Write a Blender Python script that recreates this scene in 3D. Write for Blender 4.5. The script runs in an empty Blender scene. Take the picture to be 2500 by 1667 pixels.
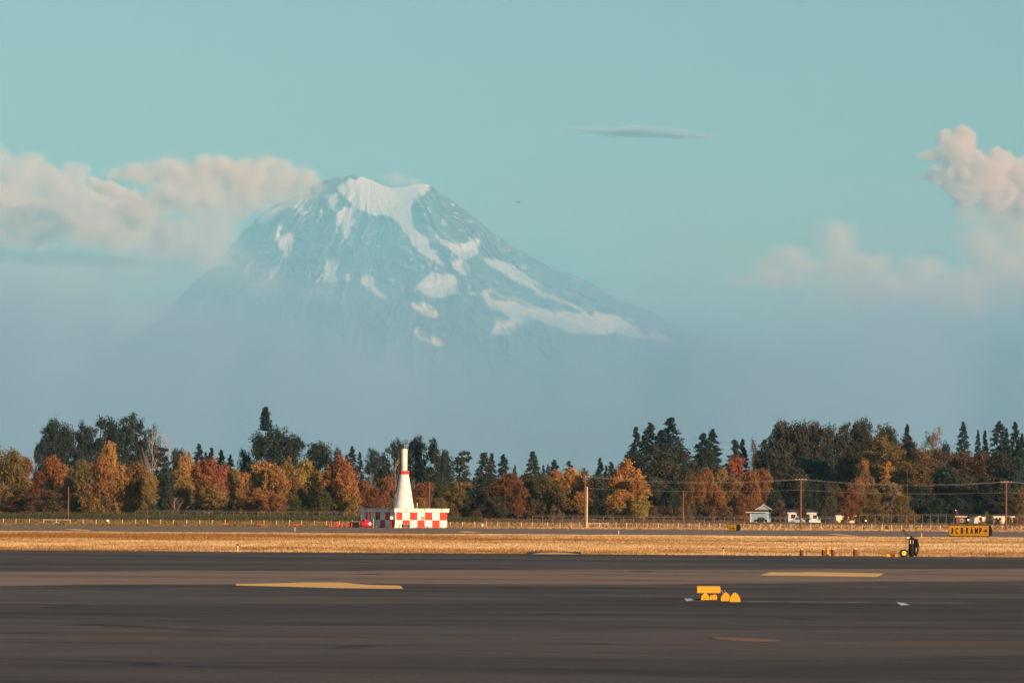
import bpy, math, random
import numpy as np
from mathutils import Matrix, Vector

random.seed(7)
rng = np.random.default_rng(11)
SC = bpy.context.scene
COL = SC.collection
R = math.radians

# ---------------------------------------------------------------- camera, sky, sun, exposure
F = 13000.0            # focal length in pixels of the 2500 px wide photograph
EYE = 2.4
PITCH = math.atan(423.0 / F)
ROLL = 0.0066
cam_data = bpy.data.cameras.new("camera")
cam = bpy.data.objects.new("camera", cam_data)
COL.objects.link(cam)
CM = Matrix.Rotation(math.pi / 2 + PITCH, 4, 'X') @ Matrix.Rotation(ROLL, 4, 'Z')
cam.matrix_world = Matrix.Translation((0, 0, EYE)) @ CM
cam_data.sensor_width = 36.0
cam_data.lens = F / 2500 * 36.0
cam_data.clip_start = 1.0
cam_data.clip_end = 400000.0
cam_data.dof.use_dof = True
cam_data.dof.focus_distance = 1000.0
cam_data.dof.aperture_fstop = 8.0
SC.camera = cam

SUN_EL, SUN_AZ = R(12), R(43)          # the sun stands low, behind and right of the camera
SUNV = Vector((math.sin(SUN_AZ) * math.cos(SUN_EL), -math.cos(SUN_AZ) * math.cos(SUN_EL), math.sin(SUN_EL)))
world = bpy.data.worlds.new("World")
SC.world = world
world.use_nodes = True
wn, wl = world.node_tree.nodes, world.node_tree.links
wn.clear()
sky = wn.new('ShaderNodeTexSky')
sky.sky_type = 'NISHITA'
sky.sun_disc = False
sky.sun_elevation = SUN_EL
sky.sun_rotation = math.pi - SUN_AZ
sky.air_density = 1.0
sky.dust_density = 0.5
sky.ozone_density = 3.0
tint = wn.new('ShaderNodeMix'); tint.data_type = 'RGBA'; tint.blend_type = 'MULTIPLY'
tint.inputs[0].default_value = 1.0
tint.inputs[7].default_value = (0.91, 0.98, 0.90, 1)
wl.new(sky.outputs[0], tint.inputs[6])
bg = wn.new('ShaderNodeBackground')
bg.inputs['Strength'].default_value = 0.068
wl.new(tint.outputs[2], bg.inputs['Color'])
wo = wn.new('ShaderNodeOutputWorld')
wl.new(bg.outputs[0], wo.inputs[0])

sun_data = bpy.data.lights.new("sun", 'SUN')
sun_data.energy = 4.8
sun_data.angle = R(0.5)
sun_data.color = (1.0, 0.60, 0.36)
sun = bpy.data.objects.new("sun", sun_data)
COL.objects.link(sun)
sun.rotation_euler = SUNV.to_track_quat('Z', 'Y').to_euler()

SC.view_settings.view_transform = 'Standard'
SC.view_settings.look = 'None'
SC.view_settings.exposure = 0.75
SC.view_settings.gamma = 1.0
SC.render.engine = 'CYCLES'
cy = SC.cycles
cy.use_denoising = True
cy.max_bounces = 11
cy.diffuse_bounces = 2
cy.glossy_bounces = 1
cy.transmission_bounces = 1
cy.transparent_max_bounces = 12
cy.volume_bounces = 10
cy.volume_max_steps = 160
cy.volume_step_rate = 0.6
cy.sample_clamp_indirect = 4.0
cy.use_light_tree = False

# ---------------------------------------------------------------- pixel rays to real positions
M3 = CM.to_3x3()
def ray(px, py):
    v = M3 @ Vector(((px - 1250.0) / F, (833.5 - py) / F, -1.0))
    return v
def P(px, py, Y):
    v = ray(px, py); t = Y / v.y
    return Vector((v.x * t, Y, EYE + v.z * t))
def Gd(px, py, z=0.0):
    v = ray(px, py); t = (z - EYE) / v.z
    return Vector((v.x * t, v.y * t, z))
def hz(px):
    return 1256.5 + ROLL * (px - 1250)
def sstep(a, b, x):
    t = min(1.0, max(0.0, (x - a) / (b - a)))
    return t * t * (3 - 2 * t)
def gz(Y):
    return 0.9 * sstep(984, 1008, Y) if Y < 3000 else 0.9
def foot(px, Y):
    z = gz(Y)
    py = hz(px) + F * (EYE - z) / Y
    p = P(px, py, Y)
    return Vector((p.x, Y, z))

# ---------------------------------------------------------------- object helpers
def link(o, parent=None):
    COL.objects.link(o)
    if parent is not None:
        o.parent = parent
    return o
def tag(o, label=None, cat=None, group=None, kind=None):
    if label: o['label'] = label
    if cat: o['category'] = cat
    if group: o['group'] = group
    if kind: o['kind'] = kind
    return o
def empty(name, loc=(0, 0, 0), rz=0.0, label=None, cat=None, group=None):
    o = bpy.data.objects.new(name, None)
    COL.objects.link(o)
    o.location = loc
    o.rotation_euler = (0, 0, rz)
    return tag(o, label, cat, group)
def mesh_np(name, V, Fc, mats, parent=None, attrs=None, mi=None, smooth=False):
    """V (n,3), Fc (m,k) numpy; attrs {name: (domain, values)}"""
    V = np.asarray(V, dtype=np.float32); Fc = np.asarray(Fc, dtype=np.int32)
    me = bpy.data.meshes.new(name)
    me.vertices.add(len(V)); me.vertices.foreach_set('co', V.ravel())
    m, k = Fc.shape
    me.loops.add(m * k); me.loops.foreach_set('vertex_index', Fc.ravel())
    me.polygons.add(m)
    me.polygons.foreach_set('loop_start', np.arange(0, m * k, k, dtype=np.int32))
    if mi is not None:
        me.polygons.foreach_set('material_index', np.asarray(mi, dtype=np.int32))
    if smooth:
        me.polygons.foreach_set('use_smooth', np.ones(m, dtype=bool))
    me.update(calc_edges=True)
    for a, (dom, vals) in (attrs or {}).items():
        at = me.attributes.new(a, 'FLOAT', dom)
        at.data.foreach_set('value', np.asarray(vals, dtype=np.float32))
    for mt in (mats if isinstance(mats, (list, tuple)) else [mats]):
        me.materials.append(mt)
    return link(bpy.data.objects.new(name, me), parent)

class MB:
    def __init__(s):
        s.v = []; s.f = []; s.m = []
    def add(s, vs, fs, mi=0):
        n = len(s.v)
        s.v += [tuple(v) for v in vs]
        s.f += [tuple(i + n for i in f) for f in fs]
        s.m += [mi] * len(fs)
        return s
    def box(s, c, d, rz=0.0, mi=0, bev=0.0):
        cx, cy_, cz = c; hx, hy, hz_ = d[0] / 2, d[1] / 2, d[2] / 2
        ca, sa = math.cos(rz), math.sin(rz)
        if bev <= 0:
            loc = [(-hx, -hy, -hz_), (hx, -hy, -hz_), (hx, hy, -hz_), (-hx, hy, -hz_), (-hx, -hy, hz_), (hx, -hy, hz_), (hx, hy, hz_), (-hx, hy, hz_)]
            fs = [(3, 2, 1, 0), (4, 5, 6, 7), (0, 1, 5, 4), (1, 2, 6, 5), (2, 3, 7, 6), (3, 0, 4, 7)]
        else:
            b = min(bev, hx * .9, hy * .9, hz_ * .9)
            prof = [(-hx + b, -hy), (hx - b, -hy), (hx, -hy + b), (hx, hy - b), (hx - b, hy), (-hx + b, hy), (-hx, hy - b), (-hx, -hy + b)]
            inn = [(x * (1 - b / hx), y * (1 - b / hy)) for x, y in prof]
            loc = [(x, y, -hz_) for x, y in inn] + [(x, y, -hz_ + b) for x, y in prof] + [(x, y, hz_ - b) for x, y in prof] + [(x, y, hz_) for x, y in inn]
            fs = [tuple(range(7, -1, -1)), tuple(range(24, 32))]
            for r in range(3):
                for i in range(8):
                    j = (i + 1) % 8
                    fs.append((r * 8 + i, r * 8 + j, (r + 1) * 8 + j, (r + 1) * 8 + i))
        return s.add([(cx + x * ca - y * sa, cy_ + x * sa + y * ca, cz + z) for x, y, z in loc], fs, mi)
    def tube(s, a, b, r0, r1=None, n=8, mi=0, caps=True):
        r1 = r0 if r1 is None else r1
        a, b = Vector(a), Vector(b)
        ax = (b - a)
        if ax.length < 1e-9: return s
        q = ax.to_track_quat('Z', 'Y')
        vs = []
        for p, r in ((a, r0), (b, r1)):
            for i in range(n):
                t = 2 * math.pi * (i + .5) / n
                vs.append(p + q @ Vector((r * math.cos(t), r * math.sin(t), 0)))
        fs = [(i, (i + 1) % n, n + (i + 1) % n, n + i) for i in range(n)]
        if caps: fs += [tuple(range(n - 1, -1, -1)), tuple(range(n, 2 * n))]
        return s.add(vs, fs, mi)
    def path(s, pts, r, n=6, mi=0):
        for a, b in zip(pts[:-1], pts[1:]): s.tube(a, b, r, r, n, mi)
        return s
    def lathe(s, prof, c=(0, 0, 0), n=24, mi=0, axis='Z'):
        vs = []
        for r, z in prof:
            for i in range(n):
                t = 2 * math.pi * (i + .5) / n
                x, y = r * math.cos(t), r * math.sin(t)
                p = (x, y, z) if axis == 'Z' else ((z, x, y) if axis == 'X' else (x, z, y))
                vs.append((c[0] + p[0], c[1] + p[1], c[2] + p[2]))
        fs = []
        for k in range(len(prof) - 1):
            for i in range(n):
                j = (i + 1) % n
                fs.append((k * n + i, k * n + j, (k + 1) * n + j, (k + 1) * n + i))
        fs += [tuple(range(n - 1, -1, -1)), tuple(range((len(prof) - 1) * n, len(prof) * n))]
        return s.add(vs, fs, mi)
    def prism(s, prof, a, b, mi=0):
        """prof in (y,z), extruded along x from a to b"""
        n = len(prof)
        vs = [(a, y, z) for y, z in prof] + [(b, y, z) for y, z in prof]
        fs = [(i, (i + 1) % n, n + (i + 1) % n, n + i) for i in range(n)] + [tuple(range(n - 1, -1, -1)), tuple(range(n, 2 * n))]
        return s.add(vs, fs, mi)
    def build(s, name, mats, parent=None, smooth=False, loc=None, rz=None):
        me = bpy.data.meshes.new(name)
        me.from_pydata([tuple(v) for v in s.v], [], s.f)
        for mt in (mats if isinstance(mats, (list, tuple)) else [mats]): me.materials.append(mt)
        me.polygons.foreach_set('material_index', s.m)
        if smooth:
            me.polygons.foreach_set('use_smooth', [True] * len(s.f))
            me.set_sharp_from_angle(angle=R(35))
        me.update()
        import bmesh
        bm = bmesh.new(); bm.from_mesh(me); bmesh.ops.recalc_face_normals(bm, faces=bm.faces); bm.to_mesh(me); bm.free()
        o = link(bpy.data.objects.new(name, me), parent)
        if loc is not None: o.location = loc
        if rz is not None: o.rotation_euler = (0, 0, rz)
        return o

# ---------------------------------------------------------------- materials
def newmat(name):
    m = bpy.data.materials.new(name); m.use_nodes = True
    nt = m.node_tree; nt.nodes.clear()
    return m, nt.nodes, nt.links
def principled(name, col, rough=.6, col2=None, scale=2.0, metal=0.0, spec=.3, amount=1.0, detail=6, stretch=(1, 1, 1), bump=0.0, lo=.4, hi=.65):
    m, N, L = newmat(name)
    out = N.new('ShaderNodeOutputMaterial'); b = N.new('ShaderNodeBsdfPrincipled')
    b.inputs['Roughness'].default_value = rough
    b.inputs['Metallic'].default_value = metal
    b.inputs['Specular IOR Level'].default_value = spec
    L.new(b.outputs[0], out.inputs[0])
    tc = N.new('ShaderNodeTexCoord'); mp = N.new('ShaderNodeMapping'); mp.inputs['Scale'].default_value = stretch
    L.new(tc.outputs['Object'], mp.inputs[0])
    nz = N.new('ShaderNodeTexNoise'); nz.inputs['Scale'].default_value = scale; nz.inputs['Detail'].default_value = detail
    L.new(mp.outputs[0], nz.inputs['Vector'])
    mr = N.new('ShaderNodeMapRange'); mr.inputs[1].default_value = lo; mr.inputs[2].default_value = hi; mr.inputs[4].default_value = amount
    L.new(nz.outputs[0], mr.inputs[0])
    mx = N.new('ShaderNodeMix'); mx.data_type = 'RGBA'
    c2 = col2 if col2 else tuple(c * .78 for c in col)
    mx.inputs[6].default_value = (*col, 1); mx.inputs[7].default_value = (*c2, 1)
    L.new(mr.outputs[0], mx.inputs[0]); L.new(mx.outputs[2], b.inputs['Base Color'])
    if bump:
        bp = N.new('ShaderNodeBump'); bp.inputs['Strength'].default_value = bump
        L.new(nz.outputs[0], bp.inputs['Height']); L.new(bp.outputs[0], b.inputs['Normal'])
    return m

M = {}
M['white'] = principled('white_paint', (.80, .78, .74), .5, (.70, .66, .58), 1.1)
M['fascia'] = principled('stained_white_paint', (.74, .72, .66), .55, (.42, .34, .22), 1.6, lo=.52, hi=.72, stretch=(1, 1, 3))
M['red'] = principled('red_paint', (.56, .028, .018), .5, (.38, .045, .035), 1.4, stretch=(2, 2, .5), lo=.46, hi=.78)
M['redorange'] = principled('orange_red_paint', (.70, .045, .02), .5, (.55, .05, .03), 3)
M['whitewall'] = principled('checker_white', (.80, .77, .68), .6, (.56, .50, .40), .9, stretch=(2.2, 2.2, .5), lo=.46, hi=.78)
M['dark'] = principled('black_metal', (.009, .009, .010), .6, (.014, .014, .014), 6, spec=.12)
M['endblack'] = principled('black_end_cap', (.006, .006, .006), .7, (.01, .009, .008), 6, spec=.1)
M['rubber'] = principled('black_rubber', (.015, .015, .015), .8)
M['yellow'] = principled('sign_yellow', (.66, .36, .012), .45, (.50, .27, .02), 2.2, stretch=(1, 1, 2))
M['chock'] = principled('chock_yellow', (.68, .33, .02), .75, (.45, .20, .03), 9, lo=.5, hi=.8)
M['brownpost'] = principled('rusty_brown_paint', (.16, .042, .012), .7, (.09, .03, .012), 8)
M['cream'] = principled('cream_paint', (.80, .66, .42), .6, (.66, .52, .34), 3)
M['wood'] = principled('weathered_pole_wood', (.20, .085, .05), .85, (.12, .06, .04), 3, stretch=(4, 4, .4))
M['palewood'] = principled('pale_pole', (.62, .46, .30), .7, (.5, .36, .24), 2)
M['galv'] = principled('galvanised_steel', (.55, .50, .42), .5, (.42, .38, .32), 4, metal=.2)
M['galvdim'] = principled('dull_galvanised_steel', (.28, .26, .24), .6, (.2, .19, .17), 4)
M['wire'] = principled('aluminium_cable', (.34, .33, .31), .6)
M['glass'] = principled('dark_window_glass', (.02, .03, .035), .15, spec=.5)
M['shadewall'] = principled('shade_blue_boards', (.27, .44, .54), .7, (.22, .37, .47), .8, stretch=(.3, .3, 12))  # shed walls stand in shade; its blue is put into the colour
M['housewhite'] = principled('white_boards', (.60, .68, .72), .7, (.45, .52, .56), .8, stretch=(.3, .3, 12))
M['shingle'] = principled('dark_roof_shingles', (.05, .05, .06), .9, (.03, .03, .035), 3)
M['brownshed'] = principled('brown_boards', (.12, .065, .05), .8)
M['label'] = principled('pale_label', (.62, .55, .46), .6, (.3, .25, .22), 20, lo=.5, hi=.55)
M['hub'] = principled('green_yellow_hub', (.62, .60, .05), .5, (.4, .45, .06), 8)
M['blue'] = principled('blue_lens', (.05, .04, .22), .3, spec=.5)
M['marker'] = principled('marker_yellow_white', (.85, .62, .28), .5, (.8, .45, .12), 9)
M['bark'] = principled('bark', (.11, .08, .06), .9, (.07, .055, .045), 4, stretch=(2, 2, .5))
M['deadbark'] = principled('bleached_bark', (.42, .33, .27), .9, (.28, .22, .19), 4, stretch=(2, 2, .5))
M['redtank'] = principled('red_tank_paint', (.45, .02, .03), .35, (.35, .02, .03), 2, spec=.5)
M['green'] = principled('green_base', (.05, .16, .07), .7)
M['carblue'] = principled('pale_blue_car_paint', (.32, .45, .52), .35, spec=.5)
M['rope'] = principled('grey_rope', (.35, .33, .30), .9)

def asphalt(name, near=True):
    m, N, L = newmat(name)
    out = N.new('ShaderNodeOutputMaterial'); b = N.new('ShaderNodeBsdfPrincipled')
    b.inputs['Roughness'].default_value = .9; b.inputs['Specular IOR Level'].default_value = .08
    L.new(b.outputs[0], out.inputs[0])
    geo = N.new('ShaderNodeNewGeometry')
    def noise(scale, detail, stretch=(1, 1, 1), rough=.55, dist=0.0):
        mp = N.new('ShaderNodeMapping'); mp.inputs['Scale'].default_value = stretch
        L.new(geo.outputs['Position'], mp.inputs[0])
        n = N.new('ShaderNodeTexNoise'); n.inputs['Scale'].default_value = scale; n.inputs['Detail'].default_value = detail
        n.inputs['Roughness'].default_value = rough; n.inputs['Distortion'].default_value = dist
        L.new(mp.outputs[0], n.inputs['Vector']); return n.outputs[0]
    def rng_(src, a, b_, c=0, d=1):
        r = N.new('ShaderNodeMapRange'); r.inputs[1].default_value = a; r.inputs[2].default_value = b_; r.inputs[3].default_value = c; r.inputs[4].default_value = d
        r.interpolation_type = 'SMOOTHSTEP'
        L.new(src, r.inputs[0]); return r.outputs[0]
    def math_(op, a, b_):
        n = N.new('ShaderNodeMath'); n.operation = op
        for i, v in enumerate((a, b_)):
            if isinstance(v, (int, float)): n.inputs[i].default_value = v
            else: L.new(v, n.inputs[i])
        return n.outputs[0]
    def mix(f, a, b_):
        x = N.new('ShaderNodeMix'); x.data_type = 'RGBA'
        L.new(f, x.inputs[0])
        for i, v in ((6, a), (7, b_)):
            if isinstance(v, tuple): x.inputs[i].default_value = (*v, 1)
            else: L.new(v, x.inputs[i])
        return x.outputs[2]
    patch = rng_(noise(.055, 4, (.55, 1, 1), .6, .6), .40, .62)
    fine = rng_(noise(.30, 6, (.35, 1, 1), .65), .35, .68)
    c = mix(patch, (.142, .128, .110), (.049, .051, .052))
    c2 = mix(fine, (.134, .121, .104), (.049, .051, .052))
    x = N.new('ShaderNodeMix'); x.data_type = 'RGBA'; x.inputs[0].default_value = .5
    L.new(c, x.inputs[6]); L.new(c2, x.inputs[7]); base = x.outputs[2]
    grit = noise(9, 3, (1, 1, 1), .7)
    g = rng_(grit, .3, .7, .85, 1.12)
    if not near:
        base = mix(rng_(noise(.03, 3, (.2, 1, 1)), .2, .4), base, (.27, .215, .165))
    if near:
        # a strip of paler old pavement crosses the apron
        sep = N.new('ShaderNodeSeparateXYZ'); L.new(geo.outputs['Position'], sep.inputs[0])
        y2 = math_('ADD', sep.outputs['Y'], math_('MULTIPLY', sep.outputs['X'], -.85))
        wob = math_('MULTIPLY', math_('SUBTRACT', noise(.05, 4), .5), 34.0)
        y3 = math_('ADD', y2, wob)
        s = math_('MULTIPLY', rng_(y3, 183, 188), rng_(y3, 232, 226))
        s = math_('MULTIPLY', s, rng_(noise(.12, 5, (.3, 1, 1)), .32, .58, .45, 1.0))
        base = mix(s, base, (.29, .225, .162))
        # near ground blends towards one brown, then a faded orange line
        far = math_('MULTIPLY', rng_(sep.outputs['Y'], 110, 60), .35)
        base = mix(far, base, (.092, .078, .062))
        yy = math_('ADD', sep.outputs['Y'], math_('MULTIPLY', sep.outputs['X'], .05))
        ln = math_('MULTIPLY', rng_(yy, 101.2, 101.35), rng_(yy, 102.5, 102.3))
        ln = math_('MULTIPLY', ln, rng_(noise(.35, 6), .42, .62, .05, .75))
        base = mix(ln, base, (.20, .105, .045))
        wl_ = math_('MULTIPLY', rng_(yy, 149.0, 149.3), rng_(yy, 151.2, 150.9))
        wl_ = math_('MULTIPLY', wl_, rng_(sep.outputs['X'], 4.0, 6.0))
        wl_ = math_('MULTIPLY', wl_, rng_(sep.outputs['X'], 13.2, 12.2))
        wl_ = math_('MULTIPLY', wl_, rng_(noise(.9, 6), .36, .58, .12, .9))
        base = mix(wl_, base, (.22, .21, .20))
    # sealed cracks and paving joints
    mpv = N.new('ShaderNodeMapping'); mpv.inputs['Scale'].default_value = (.05, .11, 1); mpv.inputs['Rotation'].default_value = (0, 0, .2); L.new(geo.outputs['Position'], mpv.inputs[0])
    vo = N.new('ShaderNodeTexVoronoi'); vo.feature = 'DISTANCE_TO_EDGE'; vo.inputs['Scale'].default_value = 1.0; L.new(mpv.outputs[0], vo.inputs['Vector'])
    ck = rng_(vo.outputs['Distance'], .0, .022, .75, 0)
    ck = math_('MULTIPLY', ck, rng_(noise(.22, 4), .42, .6))
    base = mix(ck, base, (.028, .026, .025))
    sp2 = N.new('ShaderNodeSeparateXYZ'); L.new(geo.outputs['Position'], sp2.inputs[0])
    jy = math_('ADD', sp2.outputs['Y'], math_('MULTIPLY', sp2.outputs['X'], .13))
    jm = math_('PINGPONG', jy, 7.6)
    jl = math_('MULTIPLY', rng_(jm, .22, .0), .45)
    jl = math_('MULTIPLY', jl, rng_(noise(.15, 4), .40, .62))
    base = mix(jl, base, (.035, .032, .030))
    blot = rng_(noise(1.1, 5, (.5, 1, 1), .7), .60, .74, 0, .45)
    base = mix(blot, base, (.045, .042, .040))
    mu = N.new('ShaderNodeVectorMath'); mu.operation = 'SCALE'
    L.new(base, mu.inputs[0]); L.new(g, mu.inputs['Scale'])
    L.new(mu.outputs[0], b.inputs['Base Color'])
    bp = N.new('ShaderNodeBump'); bp.inputs['Strength'].default_value = .25; bp.inputs['Distance'].default_value = .01
    L.new(grit, bp.inputs['Height']); L.new(bp.outputs[0], b.inputs['Normal'])
    return m
M['apron'] = asphalt('apron_asphalt', True)
M['taxi'] = asphalt('taxiway_asphalt', False)
def groundmat():
    m, N, L = newmat('dry_ground')
    out = N.new('ShaderNodeOutputMaterial'); b = N.new('ShaderNodeBsdfDiffuse'); L.new(b.outputs[0], out.inputs[0])
    geo = N.new('ShaderNodeNewGeometry')
    n = N.new('ShaderNodeTexNoise'); n.inputs['Scale'].default_value = .12; n.inputs['Detail'].default_value = 7
    L.new(geo.outputs['Position'], n.inputs['Vector'])
    cr = N.new('ShaderNodeValToRGB')
    cr.color_ramp.elements[0].position = .3; cr.color_ramp.elements[0].color = (.20, .12, .06, 1)
    cr.color_ramp.elements[1].position = .7; cr.color_ramp.elements[1].color = (.38, .25, .12, 1)
    L.new(n.outputs[0], cr.inputs[0]); L.new(cr.outputs[0], b.inputs[0])
    return m
M['ground'] = groundmat()
M['marking'] = principled('yellow_marking_paint', (.95, .60, .16), .7, (.82, .46, .12), .8, lo=.45, hi=.8)
M['whitemark'] = principled('white_marking_paint', (.85, .84, .82), .5)

def leafmat(name, A, B, C=None, low=None, trans=.25, dark=.62):
    """A main, B per-leaf variation, C per-clump variation, low = pigment of the lower crown"""
    m, N, L = newmat(name)
    out = N.new('ShaderNodeOutputMaterial')
    di = N.new('ShaderNodeBsdfDiffuse'); tr = N.new('ShaderNodeBsdfTranslucent'); ms = N.new('ShaderNodeMixShader'); ms.inputs[0].default_value = trans
    def at(n):
        a = N.new('ShaderNodeAttribute'); a.attribute_name = n; return a.outputs['Fac']
    def mix(f, a, b_, t='MIX'):
        x = N.new('ShaderNodeMix'); x.data_type = 'RGBA'; x.blend_type = t
        if isinstance(f, float): x.inputs[0].default_value = f
        else: L.new(f, x.inputs[0])
        for i, v in ((6, a), (7, b_)):
            if isinstance(v, tuple): x.inputs[i].default_value = (*v, 1)
            else: L.new(v, x.inputs[i])
        return x.outputs[2]
    c = mix(at('leaf'), A, B)
    if C: 
        r = N.new('ShaderNodeMapRange'); r.inputs[1].default_value = .45; r.inputs[2].default_value = .9; r.inputs[4].default_value = .8
        L.new(at('clump'), r.inputs[0]); c = mix(r.outputs[0], c, C)
    if low:
        ad = N.new('ShaderNodeMath'); ad.operation = 'ADD'
        L.new(at('high'), ad.inputs[0])
        s = N.new('ShaderNodeMath'); s.operation = 'MULTIPLY_ADD'; s.inputs[1].default_value = .5; s.inputs[2].default_value = -.25
        L.new(at('clump'), s.inputs[0]); L.new(s.outputs[0], ad.inputs[1])
        r = N.new('ShaderNodeMapRange'); r.inputs[1].default_value = .35; r.inputs[2].default_value = .7; r.inputs[3].default_value = 1; r.inputs[4].default_value = 0
        L.new(ad.outputs[0], r.inputs[0]); c = mix(r.outputs[0], c, low)
    oi = N.new('ShaderNodeObjectInfo')
    hs = N.new('ShaderNodeHueSaturation'); hs.inputs['Saturation'].default_value = .88
    r = N.new('ShaderNodeMapRange'); r.inputs[3].default_value = .488; r.inputs[4].default_value = .512; L.new(oi.outputs['Random'], r.inputs[0])
    L.new(r.outputs[0], hs.inputs['Hue'])
    r = N.new('ShaderNodeMapRange'); r.inputs[3].default_value = .8; r.inputs[4].default_value = 1.15; L.new(oi.outputs['Random'], r.inputs[0])
    L.new(r.outputs[0], hs.inputs['Value']); L.new(c, hs.inputs['Color'])
    L.new(hs.outputs[0], di.inputs[0]); L.new(hs.outputs[0], tr.inputs[0])
    L.new(di.outputs[0], ms.inputs[1]); L.new(tr.outputs[0], ms.inputs[2]); L.new(ms.outputs[0], out.inputs[0])
    return m
LM = {
 'orange': leafmat('orange_leaves', (.42, .20, .032), (.32, .115, .022), (.27, .18, .04), low=(.24, .15, .035)),
 'orangegreen': leafmat('orange_over_green_leaves', (.52, .22, .02), (.40, .13, .02), (.38, .25, .03), low=(.17, .16, .028)),
 'redgreen': leafmat('red_over_green_leaves', (.38, .10, .028), (.28, .075, .022), (.26, .12, .03), low=(.20, .15, .035)),
 'tan': leafmat('tan_orange_leaves', (.30, .18, .05), (.24, .115, .035), (.17, .14, .045), low=(.17, .13, .04)),
 'redbrown': leafmat('red_brown_leaves', (.25, .088, .028), (.18, .06, .022), (.19, .105, .032)),
 'red': leafmat('deep_red_leaves', (.21, .070, .026), (.14, .048, .022), (.14, .085, .028)),
 'yellow': leafmat('yellow_leaves', (.36, .27, .035), (.27, .17, .025), (.16, .15, .035)),
 'olive': leafmat('olive_leaves', (.165, .125, .04), (.11, .09, .03), (.20, .12, .04)),
 'green': leafmat('green_leaves', (.072, .085, .028), (.05, .062, .025), (.10, .09, .03)),
 'brown': leafmat('brown_leaves', (.15, .09, .05), (.10, .06, .04), (.11, .085, .04)),
 'darkbroad': leafmat('dark_green_leaves', (.042, .072, .062), (.028, .050, .048), (.058, .070, .052)),  # blue of shade and haze is put into this leaf colour
 'conifer': leafmat('dark_needles', (.030, .060, .064), (.020, .042, .050), (.038, .062, .058), trans=.1),  # needles likewise carry the blue of shade and haze in their colour
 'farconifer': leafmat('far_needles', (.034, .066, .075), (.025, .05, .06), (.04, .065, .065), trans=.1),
 'poplar': leafmat('poplar_leaves', (.044, .068, .044), (.032, .048, .036), (.05, .07, .045)),
 'darkolive': leafmat('dark_olive_leaves', (.076, .078, .054), (.050, .060, .050), (.090, .080, .052)),
 'sparse': leafmat('pale_tan_leaves', (.24, .18, .095), (.18, .13, .07), (.15, .12, .07)),
 'weeds': leafmat('green_weeds', (.075, .088, .035), (.055, .065, .03), (.11, .095, .04)),
 'scrub': leafmat('dry_scrub', (.17, .11, .07), (.11, .075, .05), (.12, .09, .05)),
}

# ---------------------------------------------------------------- haze: the air, thin and even
SCALE_KM = 1.0
HAZE = dict(x=9200, y0=-400, y1=70000, z0=-1.0, z1=4700)
def build_haze(density, col):
    b = MB(); h = HAZE
    b.box((0, (h['y0'] + h['y1']) / 2, (h['z0'] + h['z1']) / 2), (2 * h['x'], h['y1'] - h['y0'], h['z1'] - h['z0']))
    m, N, L = newmat('haze_air')
    out = N.new('ShaderNodeOutputMaterial'); v = N.new('ShaderNodeVolumePrincipled')
    v.inputs['Color'].default_value = (*col, 1); v.inputs['Density'].default_value = density
    v.inputs['Anisotropy'].default_value = -0.25
    L.new(v.outputs[0], out.inputs['Volume'])
    o = b.build('haze', m)
    tag(o, kind='stuff')
build_haze(1.75e-5, (.26, .70, 1.0))

# ---------------------------------------------------------------- numpy noise
def _hash(ix, iy, iz, seed):
    h = (ix * 374761393 + iy * 668265263 + iz * 2147483647 + seed * 974634777) & 0xFFFFFFFF
    h = ((h ^ (h >> 13)) * 1274126177) & 0xFFFFFFFF
    return ((h ^ (h >> 16)) & 0xFFFFFF) / float(0xFFFFFF)
def vnoise(x, y, z=0.0, seed=0):
    x, y, z = np.broadcast_arrays(np.asarray(x, float), np.asarray(y, float), np.asarray(z, float))
    ix, iy, iz = np.floor(x).astype(np.int64), np.floor(y).astype(np.int64), np.floor(z).astype(np.int64)
    fx, fy, fz = x - ix, y - iy, z - iz
    fx, fy, fz = fx * fx * (3 - 2 * fx), fy * fy * (3 - 2 * fy), fz * fz * (3 - 2 * fz)
    r = 0
    for dx in (0, 1):
        for dy in (0, 1):
            for dz in (0, 1):
                w = (fx if dx else 1 - fx) * (fy if dy else 1 - fy) * (fz if dz else 1 - fz)
                r = r + w * _hash(ix + dx, iy + dy, iz + dz, seed)
    return r
def fbm(x, y, z=0.0, o=5, seed=0, g=.5):
    a, s, t = 1.0, 0.0, 0.0
    x, y, z = np.asarray(x, float), np.asarray(y, float), np.asarray(z, float)
    for i in range(o):
        s = s + a * vnoise(x, y, z, seed + i * 17); t += a
        x, y, z, a = x * 2.03, y * 2.03, z * 2.03, a * g
    return s / t
def ridged(x, y, o=5, seed=0):
    a, s, t = 1.0, 0.0, 0.0
    for i in range(o):
        s = s + a * (1 - np.abs(2 * vnoise(x, y, 0, seed + i * 13) - 1)); t += a
        x, y, a = x * 2.1, y * 2.1, a * .55
    return s / t

# ---------------------------------------------------------------- ground
def build_ground():
    xs = np.concatenate([np.linspace(-9000, -400, 10), np.linspace(-300, 300, 61), np.linspace(400, 9000, 10)])
    ys = np.concatenate([np.array([-380, 0, 300, 700, 940, 980]), np.linspace(984, 1008, 13), np.array([1040, 1100, 1200, 1400, 2000, 4000, 10000, 30000, 60000, 69500])])
    X, Y = np.meshgrid(xs, ys)
    t = np.clip((Y - 984) / 24, 0, 1); Z = .9 * t * t * (3 - 2 * t)
    Z = Z + (t > .3) * .35 * (fbm(X / 9, Y / 9, seed=3) - .5)
    V = np.stack([X, Y, Z], -1).reshape(-1, 3)
    nx, ny = len(xs), len(ys)
    i = np.arange(nx * ny).reshape(ny, nx)
    Fc = np.stack([i[:-1, :-1], i[:-1, 1:], i[1:, 1:], i[1:, :-1]], -1).reshape(-1, 4)
    o = mesh_np('ground', V, Fc, M['ground']); tag(o, kind='structure')
build_ground()
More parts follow.
